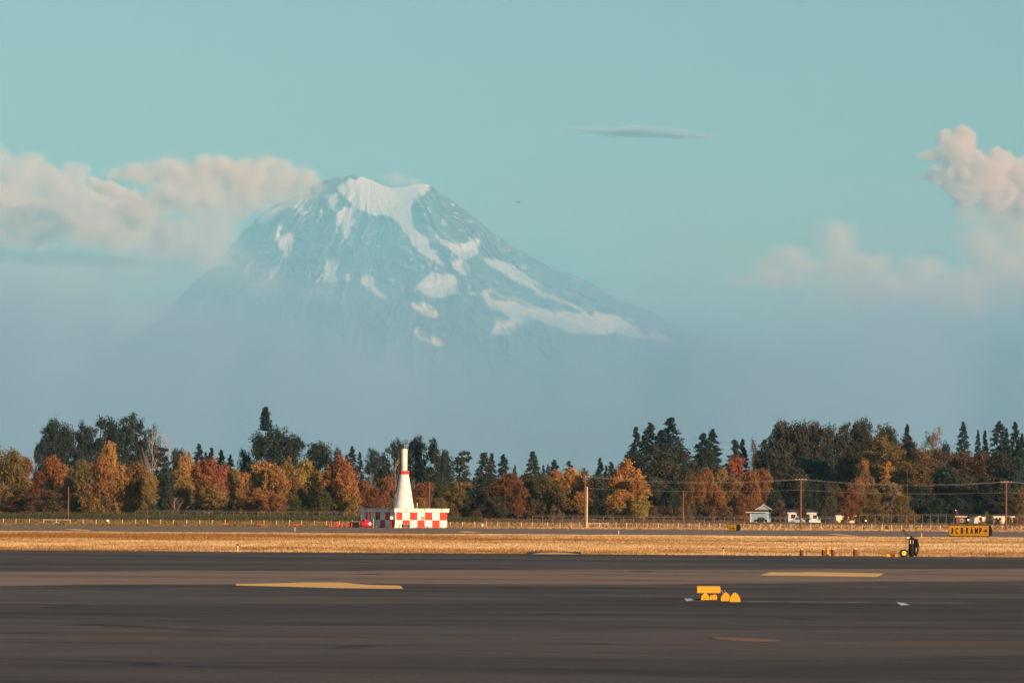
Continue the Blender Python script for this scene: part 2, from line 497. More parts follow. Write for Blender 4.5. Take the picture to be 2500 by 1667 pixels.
def edge_near(x):        # Y of the far edge of the apron, a slightly skewed line
    return 326.5 - x * .13
def sheet(name, yA, yB, z, mat, x0=-260, x1=260, n=80, ea=None, eb=None):
    xs = np.linspace(x0, x1, n)
    ya = np.array([yA(x) for x in xs]); yb = np.array([yB(x) for x in xs])
    k = 7
    rows = [ya + (yb - ya) * j / k for j in range(k + 1)]
    V = np.array([(x, r[i], z) for r in rows for i, x in enumerate(xs)])
    idx = np.arange(n * (k + 1)).reshape(k + 1, n)
    Fc = np.stack([idx[:-1, :-1], idx[:-1, 1:], idx[1:, 1:], idx[1:, :-1]], -1).reshape(-1, 4)
    o = mesh_np(name, V, Fc, mat); tag(o, kind='structure'); return o
wob = lambda x, s: float(fbm(x * .8, s, seed=5) - .5)
sheet('apron', lambda x: -370, lambda x: edge_near(x) + wob(x, 1) * 2.0, .02, M['apron'], n=400)
sheet('taxiway', lambda x: 676 - x * .02 + wob(x, 2) * 8, lambda x: 934 + wob(x, 3) * 6, .02, M['taxi'], n=400)

def poly_mark(name, pts, mat, z=.026):
    vs = [Gd(px, py, z) for px, py in pts]
    b = MB(); b.add(vs, [tuple(range(len(vs)))])
    o = b.build(name, mat); tag(o, kind='structure'); return o
poly_mark('taxiway_marking', [(576, 1424.5), (640, 1423.5), (700, 1422.5), (740, 1420.8), (835, 1421), (870, 1424.6), (900, 1426.8), (975, 1428.6), (980, 1430.5), (984, 1436.5), (900, 1435.8), (820, 1434.6), (740, 1432.4), (650, 1430), (576, 1428.5)], M['marking'])
poly_mark('taxiway_marking', [(1853, 1403.6), (1880, 1396.2), (1950, 1396.6), (1975, 1395.6), (2080, 1397.6), (2158, 1399), (2142, 1407.4), (2000, 1405.6)], M['marking'])
poly_mark('apron_marking', [(1730, 1552), (1790, 1555), (1880, 1559), (1910, 1562.5), (1870, 1565.5), (1810, 1564), (1750, 1560)], principled('faded_orange_marking', (.26, .15, .07), .8, (.15, .10, .06), .5))
poly_mark('apron_marking', [(1670, 1460), (1688, 1460), (1695, 1464), (1676, 1466.5)], M['whitemark'])
poly_mark('apron_marking', [(2188, 1469), (2205, 1471), (2222, 1475.5), (2200, 1477)], M['whitemark'])
q_ = poly_mark('apron_patch', [(1280, 1354), (1288, 1347.6), (1330, 1346.6), (1380, 1346.8), (1416, 1348), (1430, 1354.5)], M['apron'], z=.012)
poly_mark('taxiway_marking', [(1294, 1352.2), (1318, 1348.6), (1350, 1347.6), (1385, 1348.6), (1420, 1352.8), (1360, 1352.8)], M['marking'], z=.02)
poly_mark('taxiway_marking', [(155, 1291.2), (180, 1290.6), (205, 1292), (228, 1295), (185, 1293.8)], M['marking'])
poly_mark('taxiway_marking', [(1118, 1298), (1130, 1296.2), (1150, 1296.4), (1178, 1299.2), (1140, 1299.6)], M['marking'])
poly_mark('taxiway_marking', [(2020, 1303.2), (2040, 1302.5), (2065, 1304.5), (2098, 1308.6), (2055, 1306.6)], M['marking'])

# ---------------------------------------------------------------- dry grass (uncountable)
def grassmat():
    m, N, L = newmat('dry_grass')
    out = N.new('ShaderNodeOutputMaterial')
    di = N.new('ShaderNodeBsdfDiffuse'); tr = N.new('ShaderNodeBsdfTranslucent'); ms = N.new('ShaderNodeMixShader'); ms.inputs[0].default_value = .25
    a = N.new('ShaderNodeAttribute'); a.attribute_name = 'tone'
    cr = N.new('ShaderNodeValToRGB'); e = cr.color_ramp.elements
    e[0].position = 0; e[0].color = (.26, .14, .05, 1)
    e[1].position = 1; e[1].color = (.70, .56, .33, 1)
    for p, c in ((.3, (.37, .23, .095)), (.6, (.55, .39, .19))):
        q = e.new(p); q.color = (*c, 1)
    L.new(a.outputs['Fac'], cr.inputs[0])
    g = N.new('ShaderNodeAttribute'); g.attribute_name = 'green'
    x = N.new('ShaderNodeMix'); x.data_type = 'RGBA'; L.new(g.outputs['Fac'], x.inputs[0]); L.new(cr.outputs[0], x.inputs[6]); x.inputs[7].default_value = (.16, .13, .03, 1)
    L.new(x.outputs[2], di.inputs[0]); L.new(x.outputs[2], tr.inputs[0])
    L.new(di.outputs[0], ms.inputs[1]); L.new(tr.outputs[0], ms.inputs[2]); L.new(ms.outputs[0], out.inputs[0])
    return m
M['grass'] = grassmat()
def blades(X, Y, Z, h, w, lean=.35):
    n = len(X)
    a = rng.uniform(0, 2 * np.pi, n)
    lx, ly = rng.normal(0, lean, n) * h, rng.normal(0, lean, n) * h
    dx, dy = np.cos(a) * w / 2, np.sin(a) * w / 2
    V = np.empty((n, 4, 3))
    V[:, 0] = np.stack([X - dx, Y - dy, Z], -1); V[:, 1] = np.stack([X + dx, Y + dy, Z], -1)
    V[:, 2] = np.stack([X + dx * .55 + lx, Y + dy * .55 + ly, Z + h], -1); V[:, 3] = np.stack([X - dx * .3 + lx * .9, Y - dy * .3 + ly * .9, Z + h * .85], -1)
    return V.reshape(-1, 3), np.arange(4 * n).reshape(-1, 4)
def build_grass():
    n = 670000
    u = rng.uniform(0, 1, n)
    Y = 330 * (662 / 330.) ** u             # denser near
    X = rng.uniform(-1.35, 1.35, n) * Y * .0962
    ok = (Y > 326.5 - X * .13 - .3) & (Y < 677 - X * .02)
    pxx = 1250 + X / Y * F
    ok &= ~((Y < 353 - X * .13) & (pxx > 1288) & (pxx < 1422))
    X, Y = X[ok], Y[ok]
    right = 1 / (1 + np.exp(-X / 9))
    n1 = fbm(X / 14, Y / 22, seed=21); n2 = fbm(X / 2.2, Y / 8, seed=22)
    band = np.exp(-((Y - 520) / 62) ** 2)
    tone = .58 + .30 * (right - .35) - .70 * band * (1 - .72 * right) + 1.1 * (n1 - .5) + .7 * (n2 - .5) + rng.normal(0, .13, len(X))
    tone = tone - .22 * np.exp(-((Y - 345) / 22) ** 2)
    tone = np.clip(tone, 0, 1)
    gr = np.clip((fbm(X / 4, Y / 9, seed=31) - .70) * 8, 0, .8) * (Y < 420)
    h = rng.uniform(.06, .20, len(X)) * (.6 + .8 * n1) * np.clip((672 - Y) / 60, .35, 1) * np.clip((Y - 322 + X * .13) / 25, .5, 1); w = rng.uniform(.03, .09, len(X)) * (Y / 400)
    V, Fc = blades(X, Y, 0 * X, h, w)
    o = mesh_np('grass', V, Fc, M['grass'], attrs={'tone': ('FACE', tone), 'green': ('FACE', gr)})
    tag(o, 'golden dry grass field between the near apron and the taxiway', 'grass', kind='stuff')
    # verge between the taxiway and the fence
    n = 62000
    Y = rng.uniform(936, 1004, n); X = rng.uniform(-1.35, 1.35, n) * Y * .0962
    zz = .9 * (lambda t: t * t * (3 - 2 * t))(np.clip((Y - 984) / 24, 0, 1))
    px = 1250 + X / Y * F
    tone = np.clip(.45 + .5 * (fbm(X / 6, Y / 9, seed=40) - .5) + .25 * (fbm(X / 14, 3.0, seed=41) - .3), 0, 1)
    gr = np.clip(1 - (px - 700) / 700, 0, 1) * .95; tone = tone * (1 - .5 * gr)
    gr = gr * np.clip((fbm(X / 5, Y / 5, seed=43) - .25) * 5, .3, 1)
    h = rng.uniform(.10, .32, n) * (1 + .4 * (gr > .3)); w = rng.uniform(.08, .25, n)
    V, Fc = blades(X, Y, zz, h, w)
    o = mesh_np('verge_grass', V, Fc, M['grass'], attrs={'tone': ('FACE', tone), 'green': ('FACE', gr)})
    tag(o, 'rough verge grass around the fence, green at left and tan at right', 'grass', kind='stuff')
build_grass()

# ---------------------------------------------------------------- the volcano, 65 km away
Z4 = lambda pts: [(500 + x / 3.4846, 400 + y / 3.4846) for x, y in pts]
Z5 = lambda pts: [(1000 + x / 3.36, 500 + y / 3.36) for x, y in pts]
SIL = [(-700, 1180), (-200, 1090), (0, 990), (200, 895), (320, 825), (400, 770), (460, 700), (520, 650), (550, 620), (570, 590), (600, 560), (630, 530), (660, 505), (700, 488), (740, 468), (770, 450), (801, 437), (821, 431.6), (856, 429), (879, 430.5), (910, 442), (930, 451), (955, 459), (985, 457), (1013, 452), (1040, 449.4), (1048, 453), (1074, 469), (1103, 489), (1131, 509), (1160, 532), (1202, 567), (1253, 601), (1297, 626), (1342, 652), (1369, 666), (1382, 665), (1417, 678), (1464, 702), (1494, 725), (1512, 736), (1550, 744), (1595, 762), (1634, 786), (1670, 810), (1760, 842), (1900, 885), (2100, 940), (2400, 1030), (2900, 1150)]
SNOW = [Z4(p) for p in [
 [(1110,190),(1180,180),(1230,130),(1300,150),(1320,100),(1430,145),(1560,200),(1700,180),(1880,165),(1912,180),(1870,250),(1810,320),(1760,370),(1800,430),(1850,500),(1920,560),(2000,620),(2080,670),(2265,690),(2265,790),(2190,790),(2100,720),(2040,670),(1980,655),(1930,690),(1990,760),(2040,830),(2035,860),(1960,830),(1850,760),(1740,660),(1770,650),(1700,570),(1650,490),(1590,435),(1500,435),(1420,430),(1330,390),(1270,360),(1220,300),(1150,240)],
 [(1040,140),(1120,100),(1200,100),(1200,114),(1120,118),(1050,150)],
 [(700,345),(770,320),(860,310),(920,290),(905,350),(880,400),(820,435),(800,380),(740,370),(690,370),(640,400),(600,460),(490,525),(455,460),(560,400),(650,365)],
 [(370,600),(330,640),(215,730),(240,780),(280,775),(330,690),(395,600)],
 [(1020,260),(1130,250),(1110,290),(1160,330),(1180,380),(1250,380),(1310,420),(1300,500),(1270,520),(1260,600),(1225,655),(1200,640),(1180,580),(1130,520),(1145,450),(1110,390),(1060,360),(1030,310)],
 [(625,510),(700,560),(740,620),(745,660),(720,700),(735,740),(650,830),(600,870),(700,740),(660,730),(610,670),(605,600),(620,540)],
 [(960,390),(1005,390),(1000,450),(970,455)], [(885,525),(960,470),(975,520),(960,590),(930,650),(900,600)],
 [(880,645),(945,690),(925,745),(900,710)], [(550,920),(620,880),(600,1000),(570,975)],
 [(1005,860),(1090,815),(1140,830),(1130,870),(1150,920),(1140,990),(1040,1005),(1010,960),(1050,920)],
 [(1160,940),(1270,920),(1250,1000),(1190,1000)],
 [(1330,970),(1390,950),(1470,1010),(1580,1050),(1670,1085),(1655,1140),(1480,1130),(1440,1080),(1330,1010)],
 [(1800,1040),(1850,1010),(1930,950),(2000,930),(2120,960),(2165,990),(2150,1110),(2100,1080),(2020,1140),(1900,1120)],
 [(2080,820),(2210,820),(2250,880),(2255,970),(2200,930),(2120,870)],
 [(1720,1180),(1870,1180),(1980,1240),(1990,1310),(1900,1290),(1780,1230)], [(2020,1320),(2080,1320),(2070,1350)],
 [(1700,1370),(1800,1400),(2050,1530),(1950,1540),(1800,1460)],
]] + [Z5(p) for p in [
 [(265,290),(370,330),(470,350),(480,310),(560,275),(585,290),(550,350),(560,400),(490,400),(420,430),(350,370),(300,330)],
 [(330,460),(450,450),(490,540),(490,600),(420,540)],
 [(600,445),(690,450),(780,470),(860,510),(890,550),(930,545),(1010,620),(1080,680),(1100,715),(1200,760),(1400,830),(1585,885),(1400,860),(1300,820),(1130,750),(1060,740),(1000,680),(900,650),(830,600),(790,560),(700,520),(640,480)],
 [(590,700),(700,700),(780,760),(900,760),(1000,830),(1200,880),(1340,890),(1600,900),(1830,940),(1900,1030),(2050,1060),(2200,1130),(1950,1110),(1700,1050),(1500,1060),(1300,1040),(1250,1010),(1140,970),(1000,930),(900,940),(820,920),(740,860),(660,850),(625,800)],
 [(680,900),(800,950),(1020,940),(900,990),(820,1060),(650,1070),(720,1000)],
]]
def inpoly(x, y, poly):
    r = np.zeros(x.shape, bool); n = len(poly)
    for i in range(n):
        x1, y1 = poly[i]; x2, y2 = poly[(i + 1) % n]
        if y1 == y2: continue
        c = ((y1 > y) != (y2 > y)) & (x < (x2 - x1) * (y - y1) / (y2 - y1) + x1)
        r ^= c
    return r
def rays_np(px, py):
    m = np.array(M3)
    v = np.stack([(px - 1250.0) / F, (833.5 - py) / F, -np.ones_like(px)], -1)
    return v @ m.T
def build_mountain():
    D0 = 66500.0
    pxs = np.concatenate([np.arange(-650, 400, 8), np.arange(400, 1750, 1.9), np.arange(1750, 2900, 8)])
    sil = np.interp(pxs, [p[0] for p in SIL], [p[1] for p in SIL])
    sil0 = np.convolve(np.pad(sil, 12, 'edge'), np.ones(25) / 25, 'valid')
    sil = sil + (fbm(pxs / 11, 0 * pxs, seed=50, g=.62) - .5) * 6
    nt = 330
    t = np.linspace(0, 1, nt)
    bot = 1240.0
    PX = np.repeat(pxs[None, :], nt, 0)
    PY = sil[None, :] + (bot - sil[None, :]) * (t[:, None] ** 1.25)
    # relief in depth: ribs running down slope, domain-warped
    cx = 900.0
    ang = (PX - cx) / (PY - 330)            # fans out from the summit
    rad = (PY - 330)
    wx = (fbm(PX / 60, PY / 60, seed=60) - .5) * .35
    rib = ridged((ang + wx) * 3.2, rad / 520, o=3, seed=61)
    rib2 = ridged((ang + wx) * 9.0, rad / 260, o=4, seed=66)
    fine = fbm(PX / 9, PY / 9, seed=70, o=5, g=.6)
    drop = np.maximum(PY - sil0[None, :], 0) * 5.1
    env = np.clip(drop / 500, 0, 1)
    rx = PX + (fbm(PX / 9, PY / 9, seed=80, g=.7) - .5) * 11
    ry = PY + (fbm(PX / 9, PY / 9, seed=81, g=.7) - .5) * 9
    snow = np.zeros(PX.shape)
    for o_ in ((0, 0), (2, 0), (-2, 0), (0, 2), (0, -2), (4, 3), (-4, 3), (4, -3), (-4, -3), (0, 5), (0, -5)):
        s = np.zeros(PX.shape, bool)
        for p in SNOW: s |= inpoly(rx + o_[0], ry + o_[1], p)
        snow += s / 11.0
    def blur(a, ky, kx):
        for ax, k in ((0, ky), (1, kx)):
            w = np.ones(k) / k
            a = np.apply_along_axis(lambda v: np.convolve(np.pad(v, k // 2, 'edge'), w, 'valid'), ax, a)
        return a
    snow = blur(blur(snow, 5, 5), 5, 5)
    big = np.clip(blur(snow, 9, 9) * 1.0, 0, 1)
    # streaks of old snow on the ledges
    st = ridged((ang + wx) * 22, rad / 14, o=3, seed=90)
    snow = np.maximum(snow, np.clip((st - .78) * 6, 0, .42) * (PY < 720))
    rib3 = ridged((ang + wx * .6) * 26, rad / 160, o=3, seed=68)
    dep = drop * 1.15 + 1300 * env * (rib - .55) * (1 - .85 * big) + 420 * env * (rib2 - .55) * (1 - .9 * big) + 120 * env * (rib3 - .5) * (1 - .8 * big) + 34 * (fine - .5) * (.25 + env)
    Yd = D0 - dep
    v = rays_np(PX, PY)
    k = Yd / v[..., 1]
    V = np.stack([v[..., 0] * k, Yd, EYE + v[..., 2] * k], -1)
    # far side, falling away behind the crest
    back = []
    for j, (dy, dz) in enumerate([(700, -700), (1500, -2300), (2400, -4300)]):
        b = V[0].copy(); b[:, 1] += dy; b[:, 2] = np.maximum(b[:, 2] + dz, -.5); back.append(b)
    V = np.concatenate([np.array(back[::-1]), V], 0)
    V[..., 2] = np.maximum(V[..., 2], -.5)
    sn = np.concatenate([np.zeros((3, len(pxs))), snow], 0)
    n1, n2 = V.shape[:2]
    i = np.arange(n1 * n2).reshape(n1, n2)
    Fc = np.stack([i[1:, :-1], i[1:, 1:], i[:-1, 1:], i[:-1, :-1]], -1).reshape(-1, 4)
    m, N, L = newmat('rock_and_snow')
    out = N.new('ShaderNodeOutputMaterial'); di = N.new('ShaderNodeBsdfDiffuse'); L.new(di.outputs[0], out.inputs[0])
    a = N.new('ShaderNodeAttribute'); a.attribute_name = 'snow'
    geo = N.new('ShaderNodeNewGeometry')
    nz = N.new('ShaderNodeTexNoise'); nz.inputs['Scale'].default_value = .004; nz.inputs['Detail'].default_value = 8; nz.inputs['Roughness'].default_value = .65
    L.new(geo.outputs['Position'], nz.inputs['Vector'])
    rk = N.new('ShaderNodeMix'); rk.data_type = 'RGBA'; L.new(nz.outputs[0], rk.inputs[0])
    rk.inputs[6].default_value = (.055, .07, .08, 1); rk.inputs[7].default_value = (.14, .135, .14, 1)  # rock made bluer, carrying part of the haze in its colour
    sw = N.new('ShaderNodeMapRange'); sw.inputs[1].default_value = .36; sw.inputs[2].default_value = .70
    mpn = N.new('ShaderNodeMapping'); mpn.inputs['Scale'].default_value = (1.3, .5, .7); L.new(geo.outputs['Position'], mpn.inputs[0])
    nr = N.new('ShaderNodeTexNoise'); nr.inputs['Scale'].default_value = .0042; nr.inputs['Detail'].default_value = 6; nr.inputs['Roughness'].default_value = .85; nr.inputs['Detail'].default_value = 9; L.new(mpn.outputs[0], nr.inputs['Vector'])
    ns = N.new('ShaderNodeMath'); ns.operation = 'MULTIPLY_ADD'; ns.inputs[1].default_value = 1.9; ns.inputs[2].default_value = -.76; L.new(nr.outputs[0], ns.inputs[0])
    na_ = N.new('ShaderNodeMath'); na_.operation = 'ADD'; L.new(ns.outputs[0], na_.inputs[0]); L.new(a.outputs['Fac'], na_.inputs[1])
    L.new(na_.outputs[0], sw.inputs[0])
    mx = N.new('ShaderNodeMix'); mx.data_type = 'RGBA'; L.new(sw.outputs[0], mx.inputs[0]); L.new(rk.outputs[2], mx.inputs[6]); mx.inputs[7].default_value = (.84, .74, .72, 1)  # snow with the pink of the warm sun put into its colour
    L.new(mx.outputs[2], di.inputs[0])
    o = mesh_np('mountain', V.reshape(-1, 3), Fc, m, attrs={'snow': ('POINT', sn.ravel())}, smooth=False)
    tag(o, kind='structure')
    return o
build_mountain()

def build_hills():
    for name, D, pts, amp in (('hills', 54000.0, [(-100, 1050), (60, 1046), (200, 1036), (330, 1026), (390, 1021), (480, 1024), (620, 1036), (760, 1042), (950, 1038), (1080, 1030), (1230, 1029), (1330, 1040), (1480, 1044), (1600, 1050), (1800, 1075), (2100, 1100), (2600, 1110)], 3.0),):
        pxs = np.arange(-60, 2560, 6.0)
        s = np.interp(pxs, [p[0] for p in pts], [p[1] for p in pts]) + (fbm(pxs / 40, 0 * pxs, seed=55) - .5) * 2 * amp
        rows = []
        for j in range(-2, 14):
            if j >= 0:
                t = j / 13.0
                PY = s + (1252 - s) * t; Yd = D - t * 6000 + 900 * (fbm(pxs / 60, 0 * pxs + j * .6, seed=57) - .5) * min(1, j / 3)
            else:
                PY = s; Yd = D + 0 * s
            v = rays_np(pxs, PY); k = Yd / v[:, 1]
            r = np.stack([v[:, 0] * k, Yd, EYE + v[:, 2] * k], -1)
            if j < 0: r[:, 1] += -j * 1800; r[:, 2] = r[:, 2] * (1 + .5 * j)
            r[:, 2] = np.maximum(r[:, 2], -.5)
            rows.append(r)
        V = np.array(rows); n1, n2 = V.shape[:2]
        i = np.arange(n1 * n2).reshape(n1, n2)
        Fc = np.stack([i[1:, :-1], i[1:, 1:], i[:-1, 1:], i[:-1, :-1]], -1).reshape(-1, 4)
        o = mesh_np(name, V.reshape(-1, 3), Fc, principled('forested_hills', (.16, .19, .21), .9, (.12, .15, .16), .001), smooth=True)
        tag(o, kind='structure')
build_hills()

# ---------------------------------------------------------------- clouds: lobes of vapour filling lumpy closed hulls
def cloud(name, label, blobs, D, dens, soft, nscale, thr=.0, namp=.9, thick=1.0, kind=None, group=None, albedo=(1, .97, .95), aniso=-.45, flat=None, grad=None):
    """blobs: (px, py, rx_px, ry_px); real size and distance, density from object-space noise inside the hull"""
    import bmesh
    s = D / F
    c = P(sum(b[0] for b in blobs) / len(blobs), sum(b[1] for b in blobs) / len(blobs), D)
    bm = bmesh.new()
    loc = []
    for k, (px, py, rx, ry) in enumerate(blobs):
        p = P(px, py, D) - c
        p.y += (random.random() - .5) * min(rx, ry) * s * .8
        r = Vector((rx * s, min(rx, ry * 1.6) * s * thick, ry * s))
        loc.append((p, r))
        mt = Matrix.Translation(p) @ Matrix.Diagonal((r.x * 1.22, r.y * 1.22, r.z * 1.22, 1))
        bmesh.ops.create_icosphere(bm, subdivisions=3, radius=1.0, matrix=mt)
    me = bpy.data.meshes.new(name); bm.to_mesh(me); bm.free()
    o = link(bpy.data.objects.new(name, me)); o.location = c
    vs = min(min(b[2], b[3]) for b in blobs) * s * .22
    md = o.modifiers.new('remesh', 'REMESH'); md.mode = 'VOXEL'; md.voxel_size = max(vs, 30)
    dg = bpy.context.evaluated_depsgraph_get(); ev = o.evaluated_get(dg)
    me2 = bpy.data.meshes.new_from_object(ev); o.modifiers.clear(); o.data = me2
    m, N, L = newmat(name + '_vapour')
    out = N.new('ShaderNodeOutputMaterial'); v = N.new('ShaderNodeVolumePrincipled')
    v.inputs['Color'].default_value = (*albedo, 1); v.inputs['Anisotropy'].default_value = aniso
    tc = N.new('ShaderNodeTexCoord')
    nz = N.new('ShaderNodeTexNoise'); nz.inputs['Scale'].default_value = 1.0 / (nscale * s); nz.inputs['Detail'].default_value = 6; nz.inputs['Roughness'].default_value = .6
    L.new(tc.outputs['Object'], nz.inputs['Vector'])
    # warped lookup for the lobes
    wv = N.new('ShaderNodeVectorMath'); wv.operation = 'SUBTRACT'; wv.inputs[1].default_value = (.5, .5, .5); L.new(nz.outputs['Color'], wv.inputs[0])
    ws = N.new('ShaderNodeVectorMath'); ws.operation = 'SCALE'; ws.inputs['Scale'].default_value = nscale * s * .55 * namp; L.new(wv.outputs[0], ws.inputs[0])
    pos = N.new('ShaderNodeVectorMath'); pos.operation = 'ADD'; L.new(tc.outputs['Object'], pos.inputs[0]); L.new(ws.outputs[0], pos.inputs[1])
    cur = None
    for p, r in loc:
        a = N.new('ShaderNodeVectorMath'); a.operation = 'SUBTRACT'; a.inputs[1].default_value = p; L.new(pos.outputs[0], a.inputs[0])
        b = N.new('ShaderNodeVectorMath'); b.operation = 'DIVIDE'; b.inputs[1].default_value = r; L.new(a.outputs[0], b.inputs[0])
        l = N.new('ShaderNodeVectorMath'); l.operation = 'LENGTH'; L.new(b.outputs[0], l.inputs[0])
        if cur is None: cur = l.outputs['Value']
        else:
            mn = N.new('ShaderNodeMath'); mn.operation = 'SMOOTH_MIN'; mn.inputs[2].default_value = .25
            L.new(cur, mn.inputs[0]); L.new(l.outputs['Value'], mn.inputs[1]); cur = mn.outputs[0]
    na = N.new('ShaderNodeMath'); na.operation = 'MULTIPLY_ADD'; na.inputs[1].default_value = -namp; na.inputs[2].default_value = namp * .5
    L.new(nz.outputs[0], na.inputs[0])
    sm = N.new('ShaderNodeMath'); sm.operation = 'ADD'; L.new(cur, sm.inputs[0]); L.new(na.outputs[0], sm.inputs[1])
    mr = N.new('ShaderNodeMapRange'); mr.interpolation_type = 'SMOOTHSTEP'
    mr.inputs[1].default_value = 1.0; mr.inputs[2].default_value = 1.0 - soft; mr.inputs[3].default_value = 0; mr.inputs[4].default_value = dens
    L.new(sm.outputs[0], mr.inputs[0])
    res = mr.outputs[0]
    if grad:   # vapour thins out upward between two heights of the hull
        sp = N.new('ShaderNodeSeparateXYZ'); L.new(tc.outputs['Object'], sp.inputs[0])
        g = N.new('ShaderNodeMapRange'); g.interpolation_type = 'SMOOTHSTEP'
        g.inputs[1].default_value = grad[0] * s; g.inputs[2].default_value = grad[1] * s; g.inputs[3].default_value = 1; g.inputs[4].default_value = 0
        L.new(sp.outputs['Z'], g.inputs[0])
        q = N.new('ShaderNodeMath'); q.operation = 'MULTIPLY'; L.new(res, q.inputs[0]); L.new(g.outputs[0], q.inputs[1]); res = q.outputs[0]
    L.new(res, v.inputs['Density']); L.new(v.outputs[0], out.inputs['Volume'])
    o.data.materials.clear(); o.data.materials.append(m)
    tag(o, label, 'cloud' if kind is None else None, group, kind)
    return o
DB = 73500.0
VAP = (1, .82, .70)  # white vapour with the warm sunset light put into its colour
cloud('cloud', 'heaped peach cumulus cloud bank at the left edge beside the mountain', [
 (0, 395, 40, 50), (50, 425, 60, 52), (110, 430, 60, 42), (155, 465, 70, 56), (30, 500, 100, 90), (120, 530, 120, 75), (205, 490, 70, 64), (60, 572, 120, 44), (-40, 480, 80, 120), (215, 560, 90, 58), (300, 580, 90, 52), (380, 605, 80, 38), (75, 395, 46, 30), (180, 420, 50, 30), (260, 520, 60, 60)],
 DB, .0036, .55, 34, namp=1.3, group='cumulus clouds', albedo=VAP)
cloud('cloud', 'small bright torn cloud strip at the right end of the left cumulus bank', [
 (226, 445, 24, 16), (256, 460, 30, 22), (290, 470, 28, 20), (318, 492, 32, 28), (270, 455, 24, 16), (302, 508, 24, 18)],
 DB - 1500, .011, .35, 16, namp=1.3, group='cumulus clouds', albedo=VAP)
cloud('cloud', 'bright towering cumulus cloud at the right edge of the sky', [
 (2305, 335, 22, 24), (2350, 345, 40, 42), (2325, 372, 42, 46), (2355, 410, 64, 56), (2400, 430, 66, 56), (2435, 395, 44, 40), (2475, 425, 55, 46), (2365, 465, 66, 40), (2440, 475, 70, 46), (2520, 450, 60, 60), (2275, 380, 34, 16), (2530, 500, 70, 60), (2262, 430, 22, 10), (2300, 430, 40, 30)],
 DB, .012, .30, 26, namp=1.25, group='cumulus clouds', albedo=VAP)
cloud('cloud', 'dull rounded pink cloud low at the right edge under the bright cumulus', [
 (2400, 600, 90, 70), (2450, 640, 110, 70), (2500, 560, 90, 110), (2530, 690, 140, 80), (2440, 530, 90, 50), (2370, 520, 60, 34), (2400, 680, 110, 50), (2470, 520, 90, 50)],
 DB, .0034, .9, 46, namp=1.1, group='cumulus clouds', albedo=VAP)
cloud('cloud', 'faint pink low cloud in two lumps right of the mountain', [
 (1865, 642, 44, 30), (1925, 630, 76, 42), (1975, 652, 80, 34), (2045, 590, 70, 74), (2060, 655, 110, 54), (2160, 710, 210, 70), (2260, 655, 80, 44), (2110, 650, 100, 50), (2330, 730, 200, 60), (1900, 680, 160, 40)],
 DB, .0045, 1.0, 46, namp=1.2, group='cumulus clouds', albedo=VAP)
cloud('cloud', 'thin flat lens cloud streak alone in the upper sky', [
 (1470, 319, 90, 8), (1560, 322, 120, 14), (1640, 328, 90, 12), (1710, 335, 50, 6), (1400, 316, 60, 4)],
 DB, .0085, 1.0, 60, namp=.7, thick=6, albedo=(.50, .66, .85))
cloud('cloud', 'soft pale cap cloud draped over the left shoulder of the mountain', [
 (330, 425, 80, 34), (420, 420, 90, 44), (520, 412, 80, 46), (600, 432, 100, 54), (690, 435, 90, 46), (745, 445, 56, 38), (600, 485, 120, 44), (480, 480, 140, 70), (520, 560, 76, 80), (440, 580, 110, 70), (350, 520, 100, 70), (570, 510, 60, 46), (500, 620, 90, 50), (660, 400, 70, 26), (770, 452, 34, 22), (725, 470, 60, 30), (670, 475, 80, 34), (620, 500, 60, 30)],
 60500.0, .0120, 1.15, 40, namp=1.5, group='clouds on the mountain', albedo=VAP)
cloud('cloud', 'wisp of pale cloud trailing behind the right summit of the mountain', [
 (965, 438, 38, 22), (1000, 446, 44, 16)], 68800.0, .006, .9, 22, namp=1.0, group='clouds on the mountain', albedo=VAP)
cloud('cloud', 'added dark flat band, coloured as shade, below the left cumulus bank', [
 (-40, 622, 160, 26), (120, 630, 180, 28), (280, 640, 160, 24), (400, 650, 110, 16)],
 58000.0, .0030, 1.1, 80, namp=.6, thick=4, group='clouds on the mountain', albedo=(.12, .34, .46))  # added band; a darker gap's shade is put into its low albedo
TOP = [(-300, 500), (200, 560), (480, 600), (600, 650), (800, 740), (1050, 810), (1300, 830), (1450, 780), (1600, 710), (1800, 650), (2100, 620), (2800, 600)]
cloud('mist', 'bluish mist bank hiding the foot of the mountain', [
 (x, 1060, 250, 1060 - float(np.interp(x, [p[0] for p in TOP], [p[1] for p in TOP])) + 12 * (i % 3)) for i, x in enumerate(range(-250, 2800, 170))],
 42000.0, .0055, .75, 110, namp=.6, thick=.5, kind='stuff', albedo=(.37, .50, .76))
cloud('mist', 'thin blue veil of mist standing high before the mountain', [
 (x, 1040, 520, 700 + 30 * (i % 2)) for i, x in enumerate(range(-300, 2900, 380))],
 36000.0, .0013, 1.0, 260, namp=.35, thick=.5, kind='stuff', albedo=(.34, .54, .82))
cloud('mist', 'pale blue air veil lying close before the mountain face', [
 (560, 620, 330, 260), (900, 600, 420, 330), (1300, 720, 420, 280), (1650, 820, 360, 220)],
 50000.0, .00085, 1.0, 260, namp=.35, thick=.5, kind='stuff', albedo=(.22, .74, 1.0), aniso=-.5)
cloud('mist', 'thin mauve mist trailing down over the left slope', [
 (140, 680, 260, 90), (380, 640, 220, 90), (540, 640, 150, 90), (640, 690, 130, 60), (300, 780, 300, 70), (780, 720, 120, 40)],
 47000.0, .0016, 1.1, 60, namp=1.2, thick=.6, kind='stuff', albedo=(.72, .72, .80), aniso=-.5)

